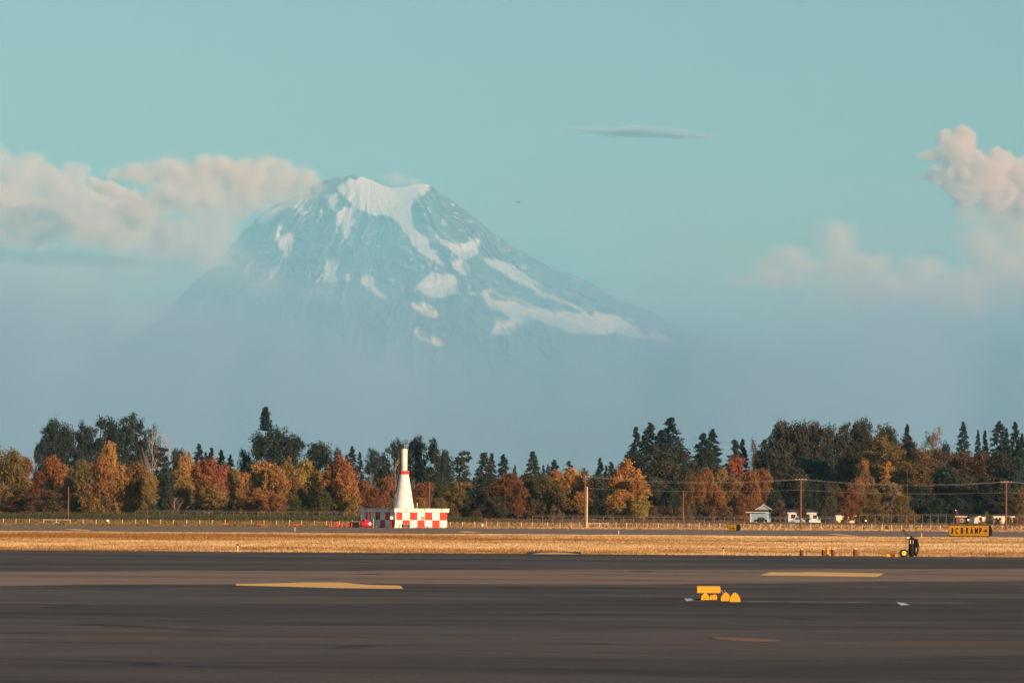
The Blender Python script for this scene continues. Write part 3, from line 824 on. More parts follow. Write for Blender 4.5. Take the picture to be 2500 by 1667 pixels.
# ---------------------------------------------------------------- tree kinds (meshes shared by copies)
def leaf_cards(C, size, lobe, leafr, nbias=None):
    """C (n,3) centres -> quads facing every way"""
    n = len(C)
    a = rng.normal(size=(n, 3)); 
    if nbias is not None: a = a * .9 + nbias
    a /= np.linalg.norm(a, axis=1)[:, None] + 1e-9
    b = rng.normal(size=(n, 3)); b -= (b * a).sum(1)[:, None] * a; b /= np.linalg.norm(b, axis=1)[:, None] + 1e-9
    c = np.cross(a, b)
    s = size * rng.uniform(.6, 1.3, n)[:, None]
    V = np.empty((n, 4, 3))
    V[:, 0] = C - b * s; V[:, 1] = C - c * s * .62; V[:, 2] = C + b * s; V[:, 3] = C + c * s * .62
    return V.reshape(-1, 3)
def crown_mesh(name, C, size, clump, H, nb=None):
    V = leaf_cards(C, size, None, None, nb)
    n = len(C)
    me_attrs = {'leaf': ('FACE', rng.uniform(0, 1, n)), 'clump': ('FACE', clump), 'high': ('FACE', np.clip(C[:, 2] / H, 0, 1))}
    o = mesh_np(name, V, np.arange(4 * n).reshape(-1, 4), LM['orange'], attrs=me_attrs)
    me = o.data
    bpy.data.objects.remove(o)
    return me
def broad(seed, H=15.0, W=12.0, base=.04, nl=20, leaves=8500, top=.5, size=.26, hollow=.0):
    """crown of leaf clumps on uneven lobes"""
    r = np.random.default_rng(seed)
    cs, rs = [], []
    for i in range(nl):
        z = base + (.93 - base) * r.uniform(0, 1) ** .85
        wid = math.sin(math.pi * min(1, (z + .25) / 1.25) ** 1.1) ** .7
        a = r.uniform(0, 2 * math.pi); q = math.sqrt(r.uniform(0, 1)) * .68
        rad = r.uniform(.13, .24) * W * (.75 + .25 * wid)
        x, y = math.cos(a) * q * wid * W / 2, math.sin(a) * q * wid * W / 2
        zz = max(z * H, rad * .9 + base * H * .4)
        zz = min(zz, H - rad)
        cs.append((x, y, zz)); rs.append(rad)
    cs = np.array(cs); rs = np.array(rs)
    # the tip always reaches the full height
    k = int(np.argmax(cs[:, 2])); cs[k, 2] = H - rs[k]; cs[k, :2] *= .3
    pr = rs ** 2 / (rs ** 2).sum()
    li = r.choice(nl, leaves, p=pr)
    # twig clumps on the lobes
    ncl = leaves // 26
    cl_l = r.choice(nl, ncl, p=pr)
    d = r.normal(size=(ncl, 3)); d /= np.linalg.norm(d, axis=1)[:, None]
    rad = rs[cl_l] * r.uniform(.62, 1.08, ncl) 
    cc = cs[cl_l] + d * rad[:, None] * np.array([1, 1, .85])
    which = r.integers(0, ncl, leaves)
    C = cc[which] + r.normal(size=(leaves, 3)) * (.035 * W) 
    cv = r.uniform(0, 1, ncl)
    C[:, 2] = np.clip(C[:, 2], .15, H * 1.02)
    nb = d[which] * .9
    return crown_mesh('broad_crown', C, size, cv[which], H, nb)
def conif(seed, H=24.0, W=8.0, leaves=7000, base=.06, ragged=.3, power=.85, size=.24, round_top=False):
    r = np.random.default_rng(seed)
    P_, cvs, nb = [], [], []
    nbr = 150
    for i in range(nbr):
        z = base + (1 - base) * (i / nbr) ** .9
        env = (1 - z) ** power if not round_top else max(0.05, math.sin(math.pi * (((z - base) / (1 - base)) * .84 + .14)) ** .7)
        R_ = W / 2 * env * r.uniform(1 - ragged, 1 + ragged * .5) + .15
        a = r.uniform(0, 2 * math.pi)
        m = max(10, int(leaves / nbr * (.35 + 1.1 * env)))
        t = r.uniform(.1, 1, m) ** .7
        zz = z * H + t * R_ * r.uniform(-.35, .12) + r.normal(0, .16, m) - .1 * t
        sp = .16 + .17 * t * R_
        P_.append(np.stack([math.cos(a) * t * R_ + r.normal(0, 1, m) * sp * .5, math.sin(a) * t * R_ + r.normal(0, 1, m) * sp * .5, zz], -1))
        cvs.append(np.full(m, r.uniform(0, 1))); nb.append(np.tile((0, 0, .6), (m, 1)))
    m = 60
    P_.append(np.stack([r.normal(0, .08, m), r.normal(0, .08, m), H * r.uniform(.93, 1.0, m)], -1)); cvs.append(np.full(m, .5)); nb.append(np.tile((0, 0, .3), (m, 1)))
    C = np.concatenate(P_); C[:, 2] = np.clip(C[:, 2], .1, H)
    return crown_mesh('needle_crown', C, size, np.concatenate(cvs), H, np.concatenate(nb))
def trunk_mesh(seed, H, r0, limbs=7, spread=.35, first=.25, mat=None, fine=0):
    r = random.Random(seed); b = MB()
    x = y = 0.0; zs = [0, .25, .5, .75, .97]
    pts = [(0, 0, -.3)]
    for z in zs[1:]:
        x += r.uniform(-.02, .02) * H; y += r.uniform(-.02, .02) * H; pts.append((x, y, z * H))
    for i in range(4): b.tube(pts[i], pts[i + 1], r0 * (1 - .23 * i), r0 * (1 - .23 * (i + 1)), 7, caps=False)
    for k in range(limbs):
        t = first + (.9 - first) * (k + r.random()) / limbs
        j = min(3, int(t * 4)); f = t * 4 - j
        p = Vector(pts[j]).lerp(Vector(pts[j + 1]), max(0, min(1, f)))
        a = r.uniform(0, 2 * math.pi); L_ = H * spread * (1.1 - t) * r.uniform(.7, 1.2)
        q = p + Vector((math.cos(a) * L_, math.sin(a) * L_, L_ * r.uniform(.5, 1.1)))
        q2 = q + Vector((math.cos(a + r.uniform(-.7, .7)) * L_ * .5, math.sin(a) * L_ * .5, L_ * .6))
        b.tube(p, q, r0 * .35, r0 * .2, 5, caps=False); b.tube(q, q2, r0 * .2, r0 * .06, 5, caps=False)
        for m in range(fine):
            s = p.lerp(q, r.uniform(.3, 1)); e = s + Vector((r.uniform(-1, 1), r.uniform(-1, 1), r.uniform(.2, 1.2))) * L_ * .5
            b.tube(s, e, r0 * .12, r0 * .03, 4, caps=False)
            for mm in range(2):
                s2 = s.lerp(e, r.uniform(.4, 1)); e2 = s2 + Vector((r.uniform(-1, 1), r.uniform(-1, 1), r.uniform(0, 1))) * L_ * .25
                b.tube(s2, e2, r0 * .06, r0 * .02, 3, caps=False)
    o = b.build('trunk', mat or M['bark']); me = o.data; bpy.data.objects.remove(o); return me

KINDS = {}
def kind(key, crowns, H, W, trunks):
    KINDS[key] = dict(c=crowns, H=H, W=W, t=trunks)
kind('broad', [broad(100 + i, 15, 12, nl=22 + i, leaves=9500) for i in range(6)], 15, 12, [trunk_mesh(i, 14, .28) for i in range(3)])
kind('tall', [broad(200 + i, 26, 13, base=.08, nl=30, leaves=11000, size=.30) for i in range(5)], 26, 13, [trunk_mesh(10 + i, 25, .35) for i in range(3)])
kind('slim', [broad(300 + i, 20, 7, base=.06, nl=22, leaves=6500, size=.26) for i in range(3)], 20, 7, [trunk_mesh(20 + i, 19, .25) for i in range(2)])
kind('poplar', [conif(400 + i, 20, 5.5, 6500, base=.04, ragged=.2, size=.24, round_top=True) for i in range(2)], 20, 5.5, [trunk_mesh(30, 19, .22)])
kind('conifer', [conif(500 + i, 24, 8.5, 9500, ragged=.40, power=.5 + .06 * i) for i in range(6)], 24, 8.5, [trunk_mesh(40 + i, 23.5, .28, limbs=0) for i in range(2)])
kind('pine', [conif(600 + i, 26, 5.0, 2600, base=.80, ragged=.6, size=.27, power=.45) for i in range(2)], 26, 5.0, [trunk_mesh(50, 25, .22, limbs=2, spread=.1)])
kind('sparse', [broad(700 + i, 20, 12, base=.15, nl=24, leaves=3600, size=.22) for i in range(3)], 20, 12, [trunk_mesh(60 + i, 19, .3, limbs=16, spread=.4, fine=3) for i in range(3)])
kind('shrub', [broad(800 + i, 4, 5.5, base=.0, nl=12, leaves=2600, size=.15) for i in range(4)], 4, 5.5, [trunk_mesh(70, 3.2, .07, limbs=5)])
kind('bare', [None], 14, 8, [trunk_mesh(80 + i, 14, .20, limbs=14, spread=.42, first=.2, fine=4, mat=M['deadbark']) for i in range(3)])

ZONES = [(95, 'at the left picture edge'), (200, 'beside the short pole at far left'), (330, 'left of the dead white limbs'), (440, 'around the dead white limbs'),
         (560, 'right of the dead white limbs'), (640, 'left of the round-topped pine'), (730, 'right of the round-topped pine'), (800, 'left of the red bollards'), (865, 'above the red bollards'),
         (950, 'just left of the cone tower'), (1020, 'behind the cone tower'), (1095, 'above the checkered wall'), (1165, 'just right of the checkered building'), (1260, 'amid the middle gap in the skyline'),
         (1340, 'well left of the paired utility poles'), (1430, 'just left of the paired utility poles'), (1500, 'just right of the paired utility poles'), (1580, 'left of the short brown pole'), (1670, 'behind the short brown pole'),
         (1750, 'right of the short brown pole'), (1830, 'left of the blue gabled shed'), (1900, 'above the blue gabled shed'), (1960, 'behind the second utility pole'), (2030, 'above the white house'), (2100, 'above the cream house'),
         (2170, 'right of the cream house'), (2250, 'above the wheeled extinguisher'), (2330, 'left of the ramp sign'), (2400, 'above the ramp sign'), (2460, 'above the pale camper'), (9999, 'at the right picture edge')]
LOOK = {
 ('broad', 'orange'): 'broad orange tree', ('broad', 'orangegreen'): 'orange topped green tree', ('broad', 'redgreen'): 'rust red tree greening below', ('broad', 'tan'): 'tan orange tree',
 ('broad', 'redbrown'): 'red brown tree', ('broad', 'red'): 'deep red tree', ('broad', 'yellow'): 'yellow leaved tree', ('broad', 'olive'): 'olive green tree', ('broad', 'green'): 'green leafy tree',
 ('broad', 'brown'): 'brown leaved tree', ('broad', 'darkbroad'): 'dark green broad tree', ('tall', 'darkbroad'): 'tall dark green tree', ('tall', 'darkolive'): 'tall dark olive tree', ('broad', 'darkolive'): 'dark olive rounded tree',
 ('slim', 'darkbroad'): 'slim dark green tree', ('poplar', 'poplar'): 'narrow columnar poplar', ('conifer', 'conifer'): 'pointed dark conifer', ('conifer', 'farconifer'): 'small distant bluish conifer',
 ('pine', 'conifer'): 'round-topped dark pine', ('sparse', 'sparse'): 'sparse pale tan tree', ('sparse', 'brown'): 'thin brown tree with limbs showing', ('sparse', 'orange'): 'sparse orange tree', ('sparse', 'darkolive'): 'sparse dark olive tree',
 ('shrub', 'scrub'): 'dry brown shrub', ('shrub', 'green'): 'low green shrub', ('shrub', 'olive'): 'low olive shrub', ('shrub', 'orange'): 'low orange bush', ('shrub', 'yellow'): 'low yellow bush',
 ('shrub', 'brown'): 'low brown bush', ('slim', 'brown'): 'slim brown tree', ('slim', 'yellow'): 'slim yellow tree', ('slim', 'orange'): 'slim orange tree', ('broad', 'sparse'): 'pale tan broad tree', ('slim', 'darkolive'): 'slim dark olive tree', ('slim', 'olive'): 'slim olive tree',
 ('slim', 'sparse'): 'slim pale tan tree', ('slim', 'scrub'): 'slim dry brown tree', ('shrub', 'darkolive'): 'dark rounded bush',
 ('bare', ''): 'bare dead tree with bleached limbs', ('tall', 'olive'): 'tall olive tree', ('tall', 'brown'): 'tall brown tree', ('sparse', 'olive'): 'sparse olive tree', ('shrub', 'redbrown'): 'low red brown bush',
}
GROUP = {'conifer': 'conifers on the skyline', 'pine': 'conifers on the skyline', 'poplar': 'poplars on the skyline', 'tall': 'tall dark trees on the skyline', 'shrub': 'bushes behind the fence', 'bare': 'dead trees among the woods'}
T = []   # px, top py, width px, kind, leaves, distance
def t(px, top, w, k, l, Y): T.append((px, top, w, k, l, Y))
# skyline, left
for a in [(108, 1062, 40), (130, 1020, 60), (165, 1022, 55), (202, 1022, 62), (240, 1016, 62), (278, 1008, 70), (315, 1005, 72), (345, 1022, 52)]: t(*a, 'tall', 'darkbroad', 1330)
t(92, 1080, 30, 'broad', 'darkbroad', 1330); t(145, 1078, 95, 'broad', 'darkbroad', 1280)
t(375, 1034, 36, 'sparse', 'darkolive', 1330); t(395, 1090, 50, 'slim', 'darkbroad', 1260); t(432, 1096, 48, 'broad', 'darkbroad', 1260); t(405, 1140, 70, 'broad', 'darkbroad', 1200)
t(372, 1040, 50, 'bare', '', 1290); t(404, 1048, 50, 'bare', '', 1300)
for a in [(484, 1083, 34), (515, 1093, 32), (538, 1098, 30), (562, 1110, 24), (460, 1104, 22), (500, 1104, 26)]: t(*a, 'conifer', 'conifer', 1330)
t(595, 1096, 45, 'broad', 'darkbroad', 1330); t(640, 1045, 66, 'tall', 'darkbroad', 1320); t(676, 1031, 80, 'tall', 'darkbroad', 1320); t(712, 1058, 66, 'tall', 'darkbroad', 1320); t(646, 994, 46, 'pine', 'conifer', 1335)
t(765, 1080, 60, 'tall', 'darkbroad', 1340); t(792, 1069, 64, 'tall', 'darkbroad', 1340); t(822, 1092, 46, 'broad', 'darkbroad', 1340)
t(859, 1089, 28, 'conifer', 'conifer', 1330); t(877, 1103, 22, 'conifer', 'conifer', 1340); t(845, 1110, 26, 'conifer', 'conifer', 1340)
t(910, 1092, 56, 'tall', 'darkbroad', 1350); t(935, 1106, 50, 'broad', 'darkbroad', 1350); t(975, 1062, 62, 'tall', 'darkbroad', 1350); t(1018, 1062, 56, 'tall', 'darkbroad', 1350); t(1055, 1068, 46, 'slim', 'darkbroad', 1345); t(1086, 1100, 54, 'broad', 'darkbroad', 1350)
t(1133, 1100, 56, 'slim', 'darkbroad', 1380); t(1181, 1105, 40, 'poplar', 'poplar', 1390); t(1200, 1106, 24, 'poplar', 'poplar', 1400); t(1228, 1109, 30, 'conifer', 'conifer', 1400)
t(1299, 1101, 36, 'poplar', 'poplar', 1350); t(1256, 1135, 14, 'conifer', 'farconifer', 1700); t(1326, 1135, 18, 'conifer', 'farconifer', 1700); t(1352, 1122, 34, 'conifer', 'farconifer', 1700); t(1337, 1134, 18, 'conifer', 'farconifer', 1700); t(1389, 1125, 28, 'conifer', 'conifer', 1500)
t(1464, 1118, 30, 'conifer', 'conifer', 1400); t(1479, 1135, 18, 'conifer', 'conifer', 1420); t(1490, 1127, 20, 'conifer', 'conifer', 1420)
t(1552, 1042, 44, 'conifer', 'conifer', 1380); t(1586, 1032, 46, 'conifer', 'conifer', 1390); t(1569, 1062, 26, 'conifer', 'conifer', 1395); t(1636, 1020, 66, 'conifer', 'conifer', 1390); t(1612, 1050, 40, 'conifer', 'conifer', 1400)
t(1605, 1085, 90, 'tall', 'darkolive', 1340); t(1645, 1072, 90, 'tall', 'darkbroad', 1345); t(1676, 1105, 60, 'tall', 'darkolive', 1345); t(1545, 1100, 70, 'tall', 'darkbroad', 1350); t(1528, 1110, 30, 'conifer', 'conifer', 1400)
t(1716, 1058, 50, 'conifer', 'conifer', 1400); t(1738, 1048, 54, 'conifer', 'conifer', 1400); t(1724, 1094, 70, 'broad', 'darkbroad', 1370)
t(1792, 1073, 34, 'conifer', 'conifer', 1400); t(1812, 1072, 34, 'conifer', 'conifer', 1405); t(1839, 1070, 30, 'sparse', 'brown', 1400); t(1865, 1074, 44, 'conifer', 'conifer', 1400); t(1880, 1064, 36, 'conifer', 'conifer', 1400)
for a in [(1905, 1024, 70), (1925, 1018, 66), (1960, 1016, 66), (1988, 1026, 56), (2022, 1024, 60), (2062, 1028, 60), (2092, 1024, 50), (2112, 1018, 60), (2150, 1024, 60), (2180, 1034, 50)]: t(*a, 'tall', 'darkolive', 1400)
t(2214, 1036, 34, 'conifer', 'conifer', 1420); t(2213, 1056, 70, 'tall', 'darkolive', 1390); t(2274, 1039, 78, 'sparse', 'sparse', 1380); t(2310, 1075, 40, 'broad', 'darkbroad', 1400)
for a in [(2351, 1030, 40), (2387, 1050, 22), (2404, 1051, 26), (2438, 1028, 40), (2456, 1045, 26), (2477, 1030, 38), (2494, 1058, 26)]: t(*a, 'conifer', 'conifer', 1420)
# middle rows, right
t(2150, 1063, 90, 'tall', 'olive', 1330); t(2190, 1085, 70, 'tall', 'olive', 1320); t(2235, 1095, 90, 'tall', 'olive', 1310); t(2290, 1100, 90, 'tall', 'brown', 1320); t(2345, 1104, 80, 'broad', 'brown', 1330); t(2395, 1106, 80, 'broad', 'brown', 1320); t(2445, 1102, 80, 'tall', 'darkolive', 1300); t(2490, 1115, 60, 'broad', 'darkbroad', 1290)
t(1912, 1120, 90, 'tall', 'darkolive', 1340); t(1965, 1110, 80, 'tall', 'darkbroad', 1350); t(2012, 1105, 90, 'tall', 'darkbroad', 1350); t(2065, 1115, 80, 'tall', 'darkolive', 1340)
t(2110, 1120, 52, 'sparse', 'orange', 1290); t(2098, 1165, 40, 'sparse', 'orange', 1280); t(2166, 1126, 44, 'slim', 'orange', 1280)
t(2312, 1138, 100, 'broad', 'darkbroad', 1220); t(2360, 1165, 80, 'broad', 'darkolive', 1210); t(2405, 1160, 80, 'broad', 'darkbroad', 1210); t(2450, 1165, 76, 'broad', 'darkolive', 1200); t(2495, 1190, 50, 'broad', 'olive', 1160); t(2480, 1150, 50, 'broad', 'darkbroad', 1230)
t(1945, 1143, 100, 'broad', 'darkolive', 1240); t(1900, 1170, 60, 'broad', 'darkolive', 1240); t(1985, 1175, 60, 'broad', 'darkbroad', 1230); t(2030, 1182, 64, 'broad', 'green', 1170); t(715, 1215, 60, 'broad', 'green', 1070); t(790, 1200, 50, 'broad', 'green', 1072); t(2075, 1179, 66, 'broad', 'red', 1150); t(2125, 1190, 54, 'broad', 'olive', 1170); t(2172, 1180, 76, 'broad', 'sparse', 1180); t(2205, 1210, 50, 'broad', 'olive', 1170); t(2252, 1188, 66, 'broad', 'darkbroad', 1180); t(2290, 1215, 70, 'broad', 'darkbroad', 1170); t(2335, 1215, 70, 'broad', 'darkbroad', 1170)
t(2380, 1225, 60, 'broad', 'darkbroad', 1170); t(2425, 1225, 60, 'broad', 'darkbroad', 1170); t(2465, 1230, 50, 'broad', 'darkolive', 1170); t(2140, 1240, 50, 'broad', 'olive', 1110); t(1905, 1218, 26, 'slim', 'sparse', 1090)
# front row, left to right
t(-10, 1090, 70, 'broad', 'olive', 1130); t(28, 1094, 80, 'broad', 'olive', 1110); t(62, 1118, 56, 'broad', 'redbrown', 1150); t(130, 1113, 72, 'broad', 'orange', 1110); t(165, 1160, 50, 'broad', 'tan', 1100); t(95, 1150, 50, 'broad', 'redbrown', 1120)
t(200, 1122, 60, 'broad', 'olive', 1190); t(184, 1200, 46, 'broad', 'green', 1120); t(45, 1190, 90, 'broad', 'brown', 1070); t(115, 1195, 90, 'broad', 'brown', 1062); t(5, 1180, 60, 'broad', 'tan', 1070)
t(263, 1080, 60, 'broad', 'orange', 1160); t(245, 1130, 92, 'broad', 'orange', 1090); t(300, 1134, 56, 'broad', 'orange', 1105); t(336, 1126, 84, 'broad', 'tan', 1090); t(365, 1150, 46, 'broad', 'tan', 1085)
t(370, 1225, 36, 'shrub', 'green', 1060); t(402, 1150, 54, 'broad', 'darkbroad', 1150); t(452, 1102, 54, 'broad', 'orange', 1120); t(448, 1160, 54, 'broad', 'tan', 1110); t(427, 1210, 30, 'bare', '', 1050); t(430, 1242, 50, 'shrub', 'scrub', 1045)
t(510, 1117, 90, 'broad', 'redgreen', 1090); t(548, 1130, 60, 'broad', 'redgreen', 1095); t(572, 1142, 44, 'broad', 'yellow', 1120); t(525, 1180, 70, 'broad', 'tan', 1075); t(592, 1150, 50, 'broad', 'orange', 1110)
t(640, 1122, 90, 'broad', 'orange', 1090); t(672, 1140, 70, 'broad', 'orange', 1085); t(630, 1190, 80, 'broad', 'orange', 1070); t(675, 1205, 60, 'broad', 'orange', 1062)
t(700, 1114, 46, 'slim', 'yellow', 1140); t(742, 1124, 70, 'broad', 'yellow', 1105); t(775, 1145, 40, 'broad', 'yellow', 1110); t(715, 1165, 50, 'broad', 'tan', 1100); t(742, 1190, 50, 'broad', 'olive', 1085); t(776, 1174, 44, 'broad', 'green', 1080)
t(828, 1111, 84, 'broad', 'redgreen', 1100); t(845, 1150, 70, 'broad', 'redgreen', 1080); t(805, 1180, 50, 'broad', 'redbrown', 1085); t(888, 1174, 50, 'broad', 'redbrown', 1090); t(940, 1162, 66, 'broad', 'redbrown', 1100); t(915, 1190, 50, 'broad', 'redbrown', 1080)
for a in [(712, 1240, 46), (745, 1236, 46), (785, 1234, 46)]: t(*a, 'shrub', 'green', 1055)
t(815, 1246, 40, 'shrub', 'scrub', 1050); t(855, 1240, 40, 'shrub', 'yellow', 1055)
t(966, 1112, 36, 'bare', '', 1200); t(1010, 1160, 26, 'bare', '', 1180); t(905, 1150, 26, 'bare', '', 1200)
t(1000, 1190, 50, 'broad', 'redbrown', 1110); t(1037, 1178, 62, 'broad', 'redbrown', 1095); t(1025, 1215, 46, 'broad', 'tan', 1070); t(1076, 1180, 44, 'broad', 'green', 1120); t(1070, 1215, 50, 'broad', 'olive', 1080)
t(1112, 1174, 66, 'broad', 'olive', 1100); t(1135, 1178, 44, 'broad', 'tan', 1105); t(1108, 1232, 42, 'shrub', 'olive', 1045); t(1150, 1200, 50, 'broad', 'darkolive', 1100); t(1165, 1240, 40, 'shrub', 'scrub', 1050)
t(1195, 1186, 74, 'broad', 'brown', 1085); t(1238, 1155, 92, 'broad', 'red', 1095); t(1265, 1172, 50, 'broad', 'red', 1080); t(1210, 1210, 60, 'broad', 'darkolive', 1070)
t(1288, 1155, 64, 'broad', 'green', 1130); t(1320, 1150, 50, 'broad', 'green', 1140); t(1304, 1218, 40, 'shrub', 'scrub', 1045); t(1345, 1160, 80, 'broad', 'olive', 1100); t(1362, 1149, 60, 'broad', 'orangegreen', 1120)
t(1395, 1142, 64, 'broad', 'orangegreen', 1105); t(1415, 1160, 50, 'broad', 'orangegreen', 1095); t(1372, 1180, 76, 'broad', 'olive', 1080); t(1420, 1200, 50, 'broad', 'orange', 1080); t(1442, 1215, 46, 'broad', 'tan', 1070); t(1450, 1246, 36, 'shrub', 'green', 1045); t(1358, 1236, 46, 'shrub', 'scrub', 1042); t(1330, 1232, 40, 'shrub', 'scrub', 1044)
t(1425, 1142, 50, 'broad', 'olive', 1180); t(1458, 1160, 60, 'broad', 'darkolive', 1170); t(1475, 1190, 50, 'broad', 'darkbroad', 1150)
t(1532, 1121, 84, 'broad', 'orangegreen', 1085); t(1505, 1160, 60, 'broad', 'olive', 1095); t(1556, 1165, 50, 'broad', 'orangegreen', 1080); t(1520, 1195, 80, 'broad', 'orangegreen', 1065); t(1565, 1210, 46, 'broad', 'yellow', 1062)
t(1600, 1180, 80, 'broad', 'darkolive', 1180); t(1640, 1190, 70, 'broad', 'darkbroad', 1170); t(1680, 1160, 60, 'broad', 'olive', 1180); t(1590, 1232, 50, 'shrub', 'scrub', 1080); t(1635, 1236, 50, 'shrub', 'brown', 1080); t(1672, 1230, 60, 'shrub', 'scrub', 1080)
t(1795, 1109, 62, 'broad', 'redgreen', 1140); t(1725, 1142, 56, 'broad', 'orange', 1110); t(1765, 1140, 60, 'broad', 'tan', 1120); t(1745, 1185, 60, 'broad', 'orange', 1090); t(1790, 1165, 80, 'broad', 'tan', 1110); t(1830, 1150, 60, 'broad', 'redbrown', 1130); t(1860, 1145, 60, 'broad', 'redbrown', 1200); t(1815, 1205, 44, 'broad', 'redbrown', 1100)
t(1715, 1230, 50, 'shrub', 'scrub', 1070); t(1765, 1232, 60, 'shrub', 'brown', 1065); t(1800, 1235, 50, 'shrub', 'scrub', 1060); t(1812, 1240, 36, 'shrub', 'redbrown', 1055)
t(2110, 1255, 26, 'shrub', 'green', 1030); t(1812, 1225, 26, 'shrub', 'redbrown', 1080); t(1890, 1190, 46, 'broad', 'darkbroad', 1100); t(1906, 1222, 28, 'slim', 'scrub', 1075); t(2018, 1180, 44, 'broad', 'darkolive', 1085); t(1958, 1222, 36, 'broad', 'darkolive', 1102); t(2068, 1215, 40, 'broad', 'red', 1112); t(2098, 1240, 26, 'shrub', 'olive', 1060); t(2418, 1256, 22, 'shrub', 'darkolive', 1045); t(2440, 1262, 22, 'shrub', 'brown', 1048); t(2462, 1254, 30, 'shrub', 'darkolive', 1050); t(2408, 1248, 20, 'shrub', 'olive', 1085); t(2165, 1283, 16, 'shrub', 'green', 984); t(2109, 1286, 14, 'shrub', 'green', 984); t(2480, 1262, 50, 'shrub', 'redbrown', 1040); t(2430, 1264, 26, 'shrub', 'brown', 1060); t(2395, 1262, 22, 'shrub', 'scrub', 1080)

from collections import Counter, defaultdict
zone_of = lambda px: next(z for lim, z in ZONES if px < lim)
cell = defaultdict(list)
for i, (px, top, w, k, l, Y) in enumerate(T):
    cell[(LOOK.get((k, l), f'{k} {l} tree'), zone_of(px))].append(i)
labels = {}
for (look, z), ids in cell.items():
    ids.sort(key=lambda i: T[i][0])
    n = len(ids)
    words = {1: [''], 2: ['left of two', 'right of two'], 3: ['leftmost of three', 'middle of three', 'rightmost of three'], 4: ['leftmost of four', 'second of four', 'third of four', 'rightmost of four']}.get(n, [('leftmost' if j == 0 else 'rightmost' if j == n - 1 else ['', 'second', 'third', 'fourth', 'fifth', 'sixth', 'seventh'][j] + ' from left') + f' of {["five", "six", "seven", "eight", "nine"][n - 5]}' for j in range(n)])
    for j, i in enumerate(ids):
        labels[i] = f"{look} {z}" + (f", {words[j]}" if words[j] else '')
for i, (px, top, w, k, l, Y) in enumerate(T):
    K = KINDS[k]; rr = random.Random(1000 + i)
    p = foot(px, Y)
    H = P(px, top, Y).z - p.z
    W = w * Y / F
    nm = {'conifer': 'conifer', 'pine': 'pine_tree', 'poplar': 'poplar_tree', 'shrub': 'shrub', 'bare': 'dead_tree'}.get(k, 'tree')
    root = empty(nm, p, rr.uniform(0, 2 * math.pi), labels[i], 'shrub' if k == 'shrub' else 'tree', GROUP.get(k, 'autumn trees and broad trees behind the fence'))
    sx = W / (K['W'] * 1.0) * {'broad': 1.25, 'tall': 1.42, 'slim': 1.35, 'sparse': 1.3, 'conifer': 2.3, 'poplar': 1.25, 'pine': 1.3}.get(k, 1.0); sz = H / K['H']
    me = rr.choice(K['c'])
    if me is not None:
        c = bpy.data.objects.new('crown', me); link(c, root); c.scale = (sx, sx, sz)
        c.material_slots[0].link = 'OBJECT'; c.material_slots[0].material = LM[l]
    tr = bpy.data.objects.new('trunk', rr.choice(K['t'])); link(tr, root); tr.scale = (sx if k != 'bare' else W / 8, sx if k != 'bare' else W / 8, sz)

# understorey and far woods: nobody could count these
def leafband(name, n, fx, fy, hfun, size, mat, label, cat, gzf=gz):
    X, Y = fx(n), fy(n)
    px = X  # photo column, turned into metres below
    Xm = (px - 1250) / F * Y
    hh = hfun(px, Y)
    z = np.array([gzf(v) for v in Y]) + hh * rng.uniform(0, 1, n) ** .8
    C = np.stack([Xm, Y, z], -1)
    clump = fbm(Xm / 2.5, z / 2.0, Y / 4, seed=91); clump = np.clip((clump - .25) * 2, 0, 1)
    V = leaf_cards(C, size, None, None)
    o = mesh_np(name, V, np.arange(4 * n).reshape(-1, 4), mat, attrs={'leaf': ('FACE', rng.uniform(0, 1, n)), 'clump': ('FACE', clump), 'high': ('FACE', rng.uniform(0, 1, n))})
    tag(o, label, cat, kind='stuff')
leafband('undergrowth', 68000, lambda n: rng.uniform(-400, 1180, n), lambda n: rng.uniform(1003, 1060, n), lambda px, Y: .5 + 1.5 * fbm(px / 22, Y / 6, seed=92) * np.clip((1250 - px) / 600, .55, 1), .13, LM['weeds'], 'green weeds and brambles along the foot of the left trees', 'weeds')
leafband('undergrowth', 54000, lambda n: rng.uniform(1080, 2900, n), lambda n: rng.uniform(1010, 1100, n), lambda px, Y: .15 + 1.1 * fbm(px / 22, Y / 6, seed=93) * np.where(px > 1830, .35, 1.0), .12, LM['scrub'], 'dry brown scrub along the foot of the right trees', 'scrub')
leafband('woods', 105000, lambda n: rng.uniform(-400, 1840, n), lambda n: rng.uniform(1405, 1520, n), lambda px, Y: 6 + 9 * fbm(px / 60, 0 * px, seed=94) , .42, LM['darkbroad'], 'dark distant woods filling the gaps low between the left trees', 'woods')
leafband('woods', 110000, lambda n: rng.uniform(1840, 2900, n), lambda n: rng.uniform(1430, 1540, n), lambda px, Y: 15 + 9 * fbm(px / 60, 0 * px, seed=95) , .42, LM['darkolive'], 'dark distant woods filling the gaps between the right trees', 'woods')

assert len(set(labels.values())) == len(labels)

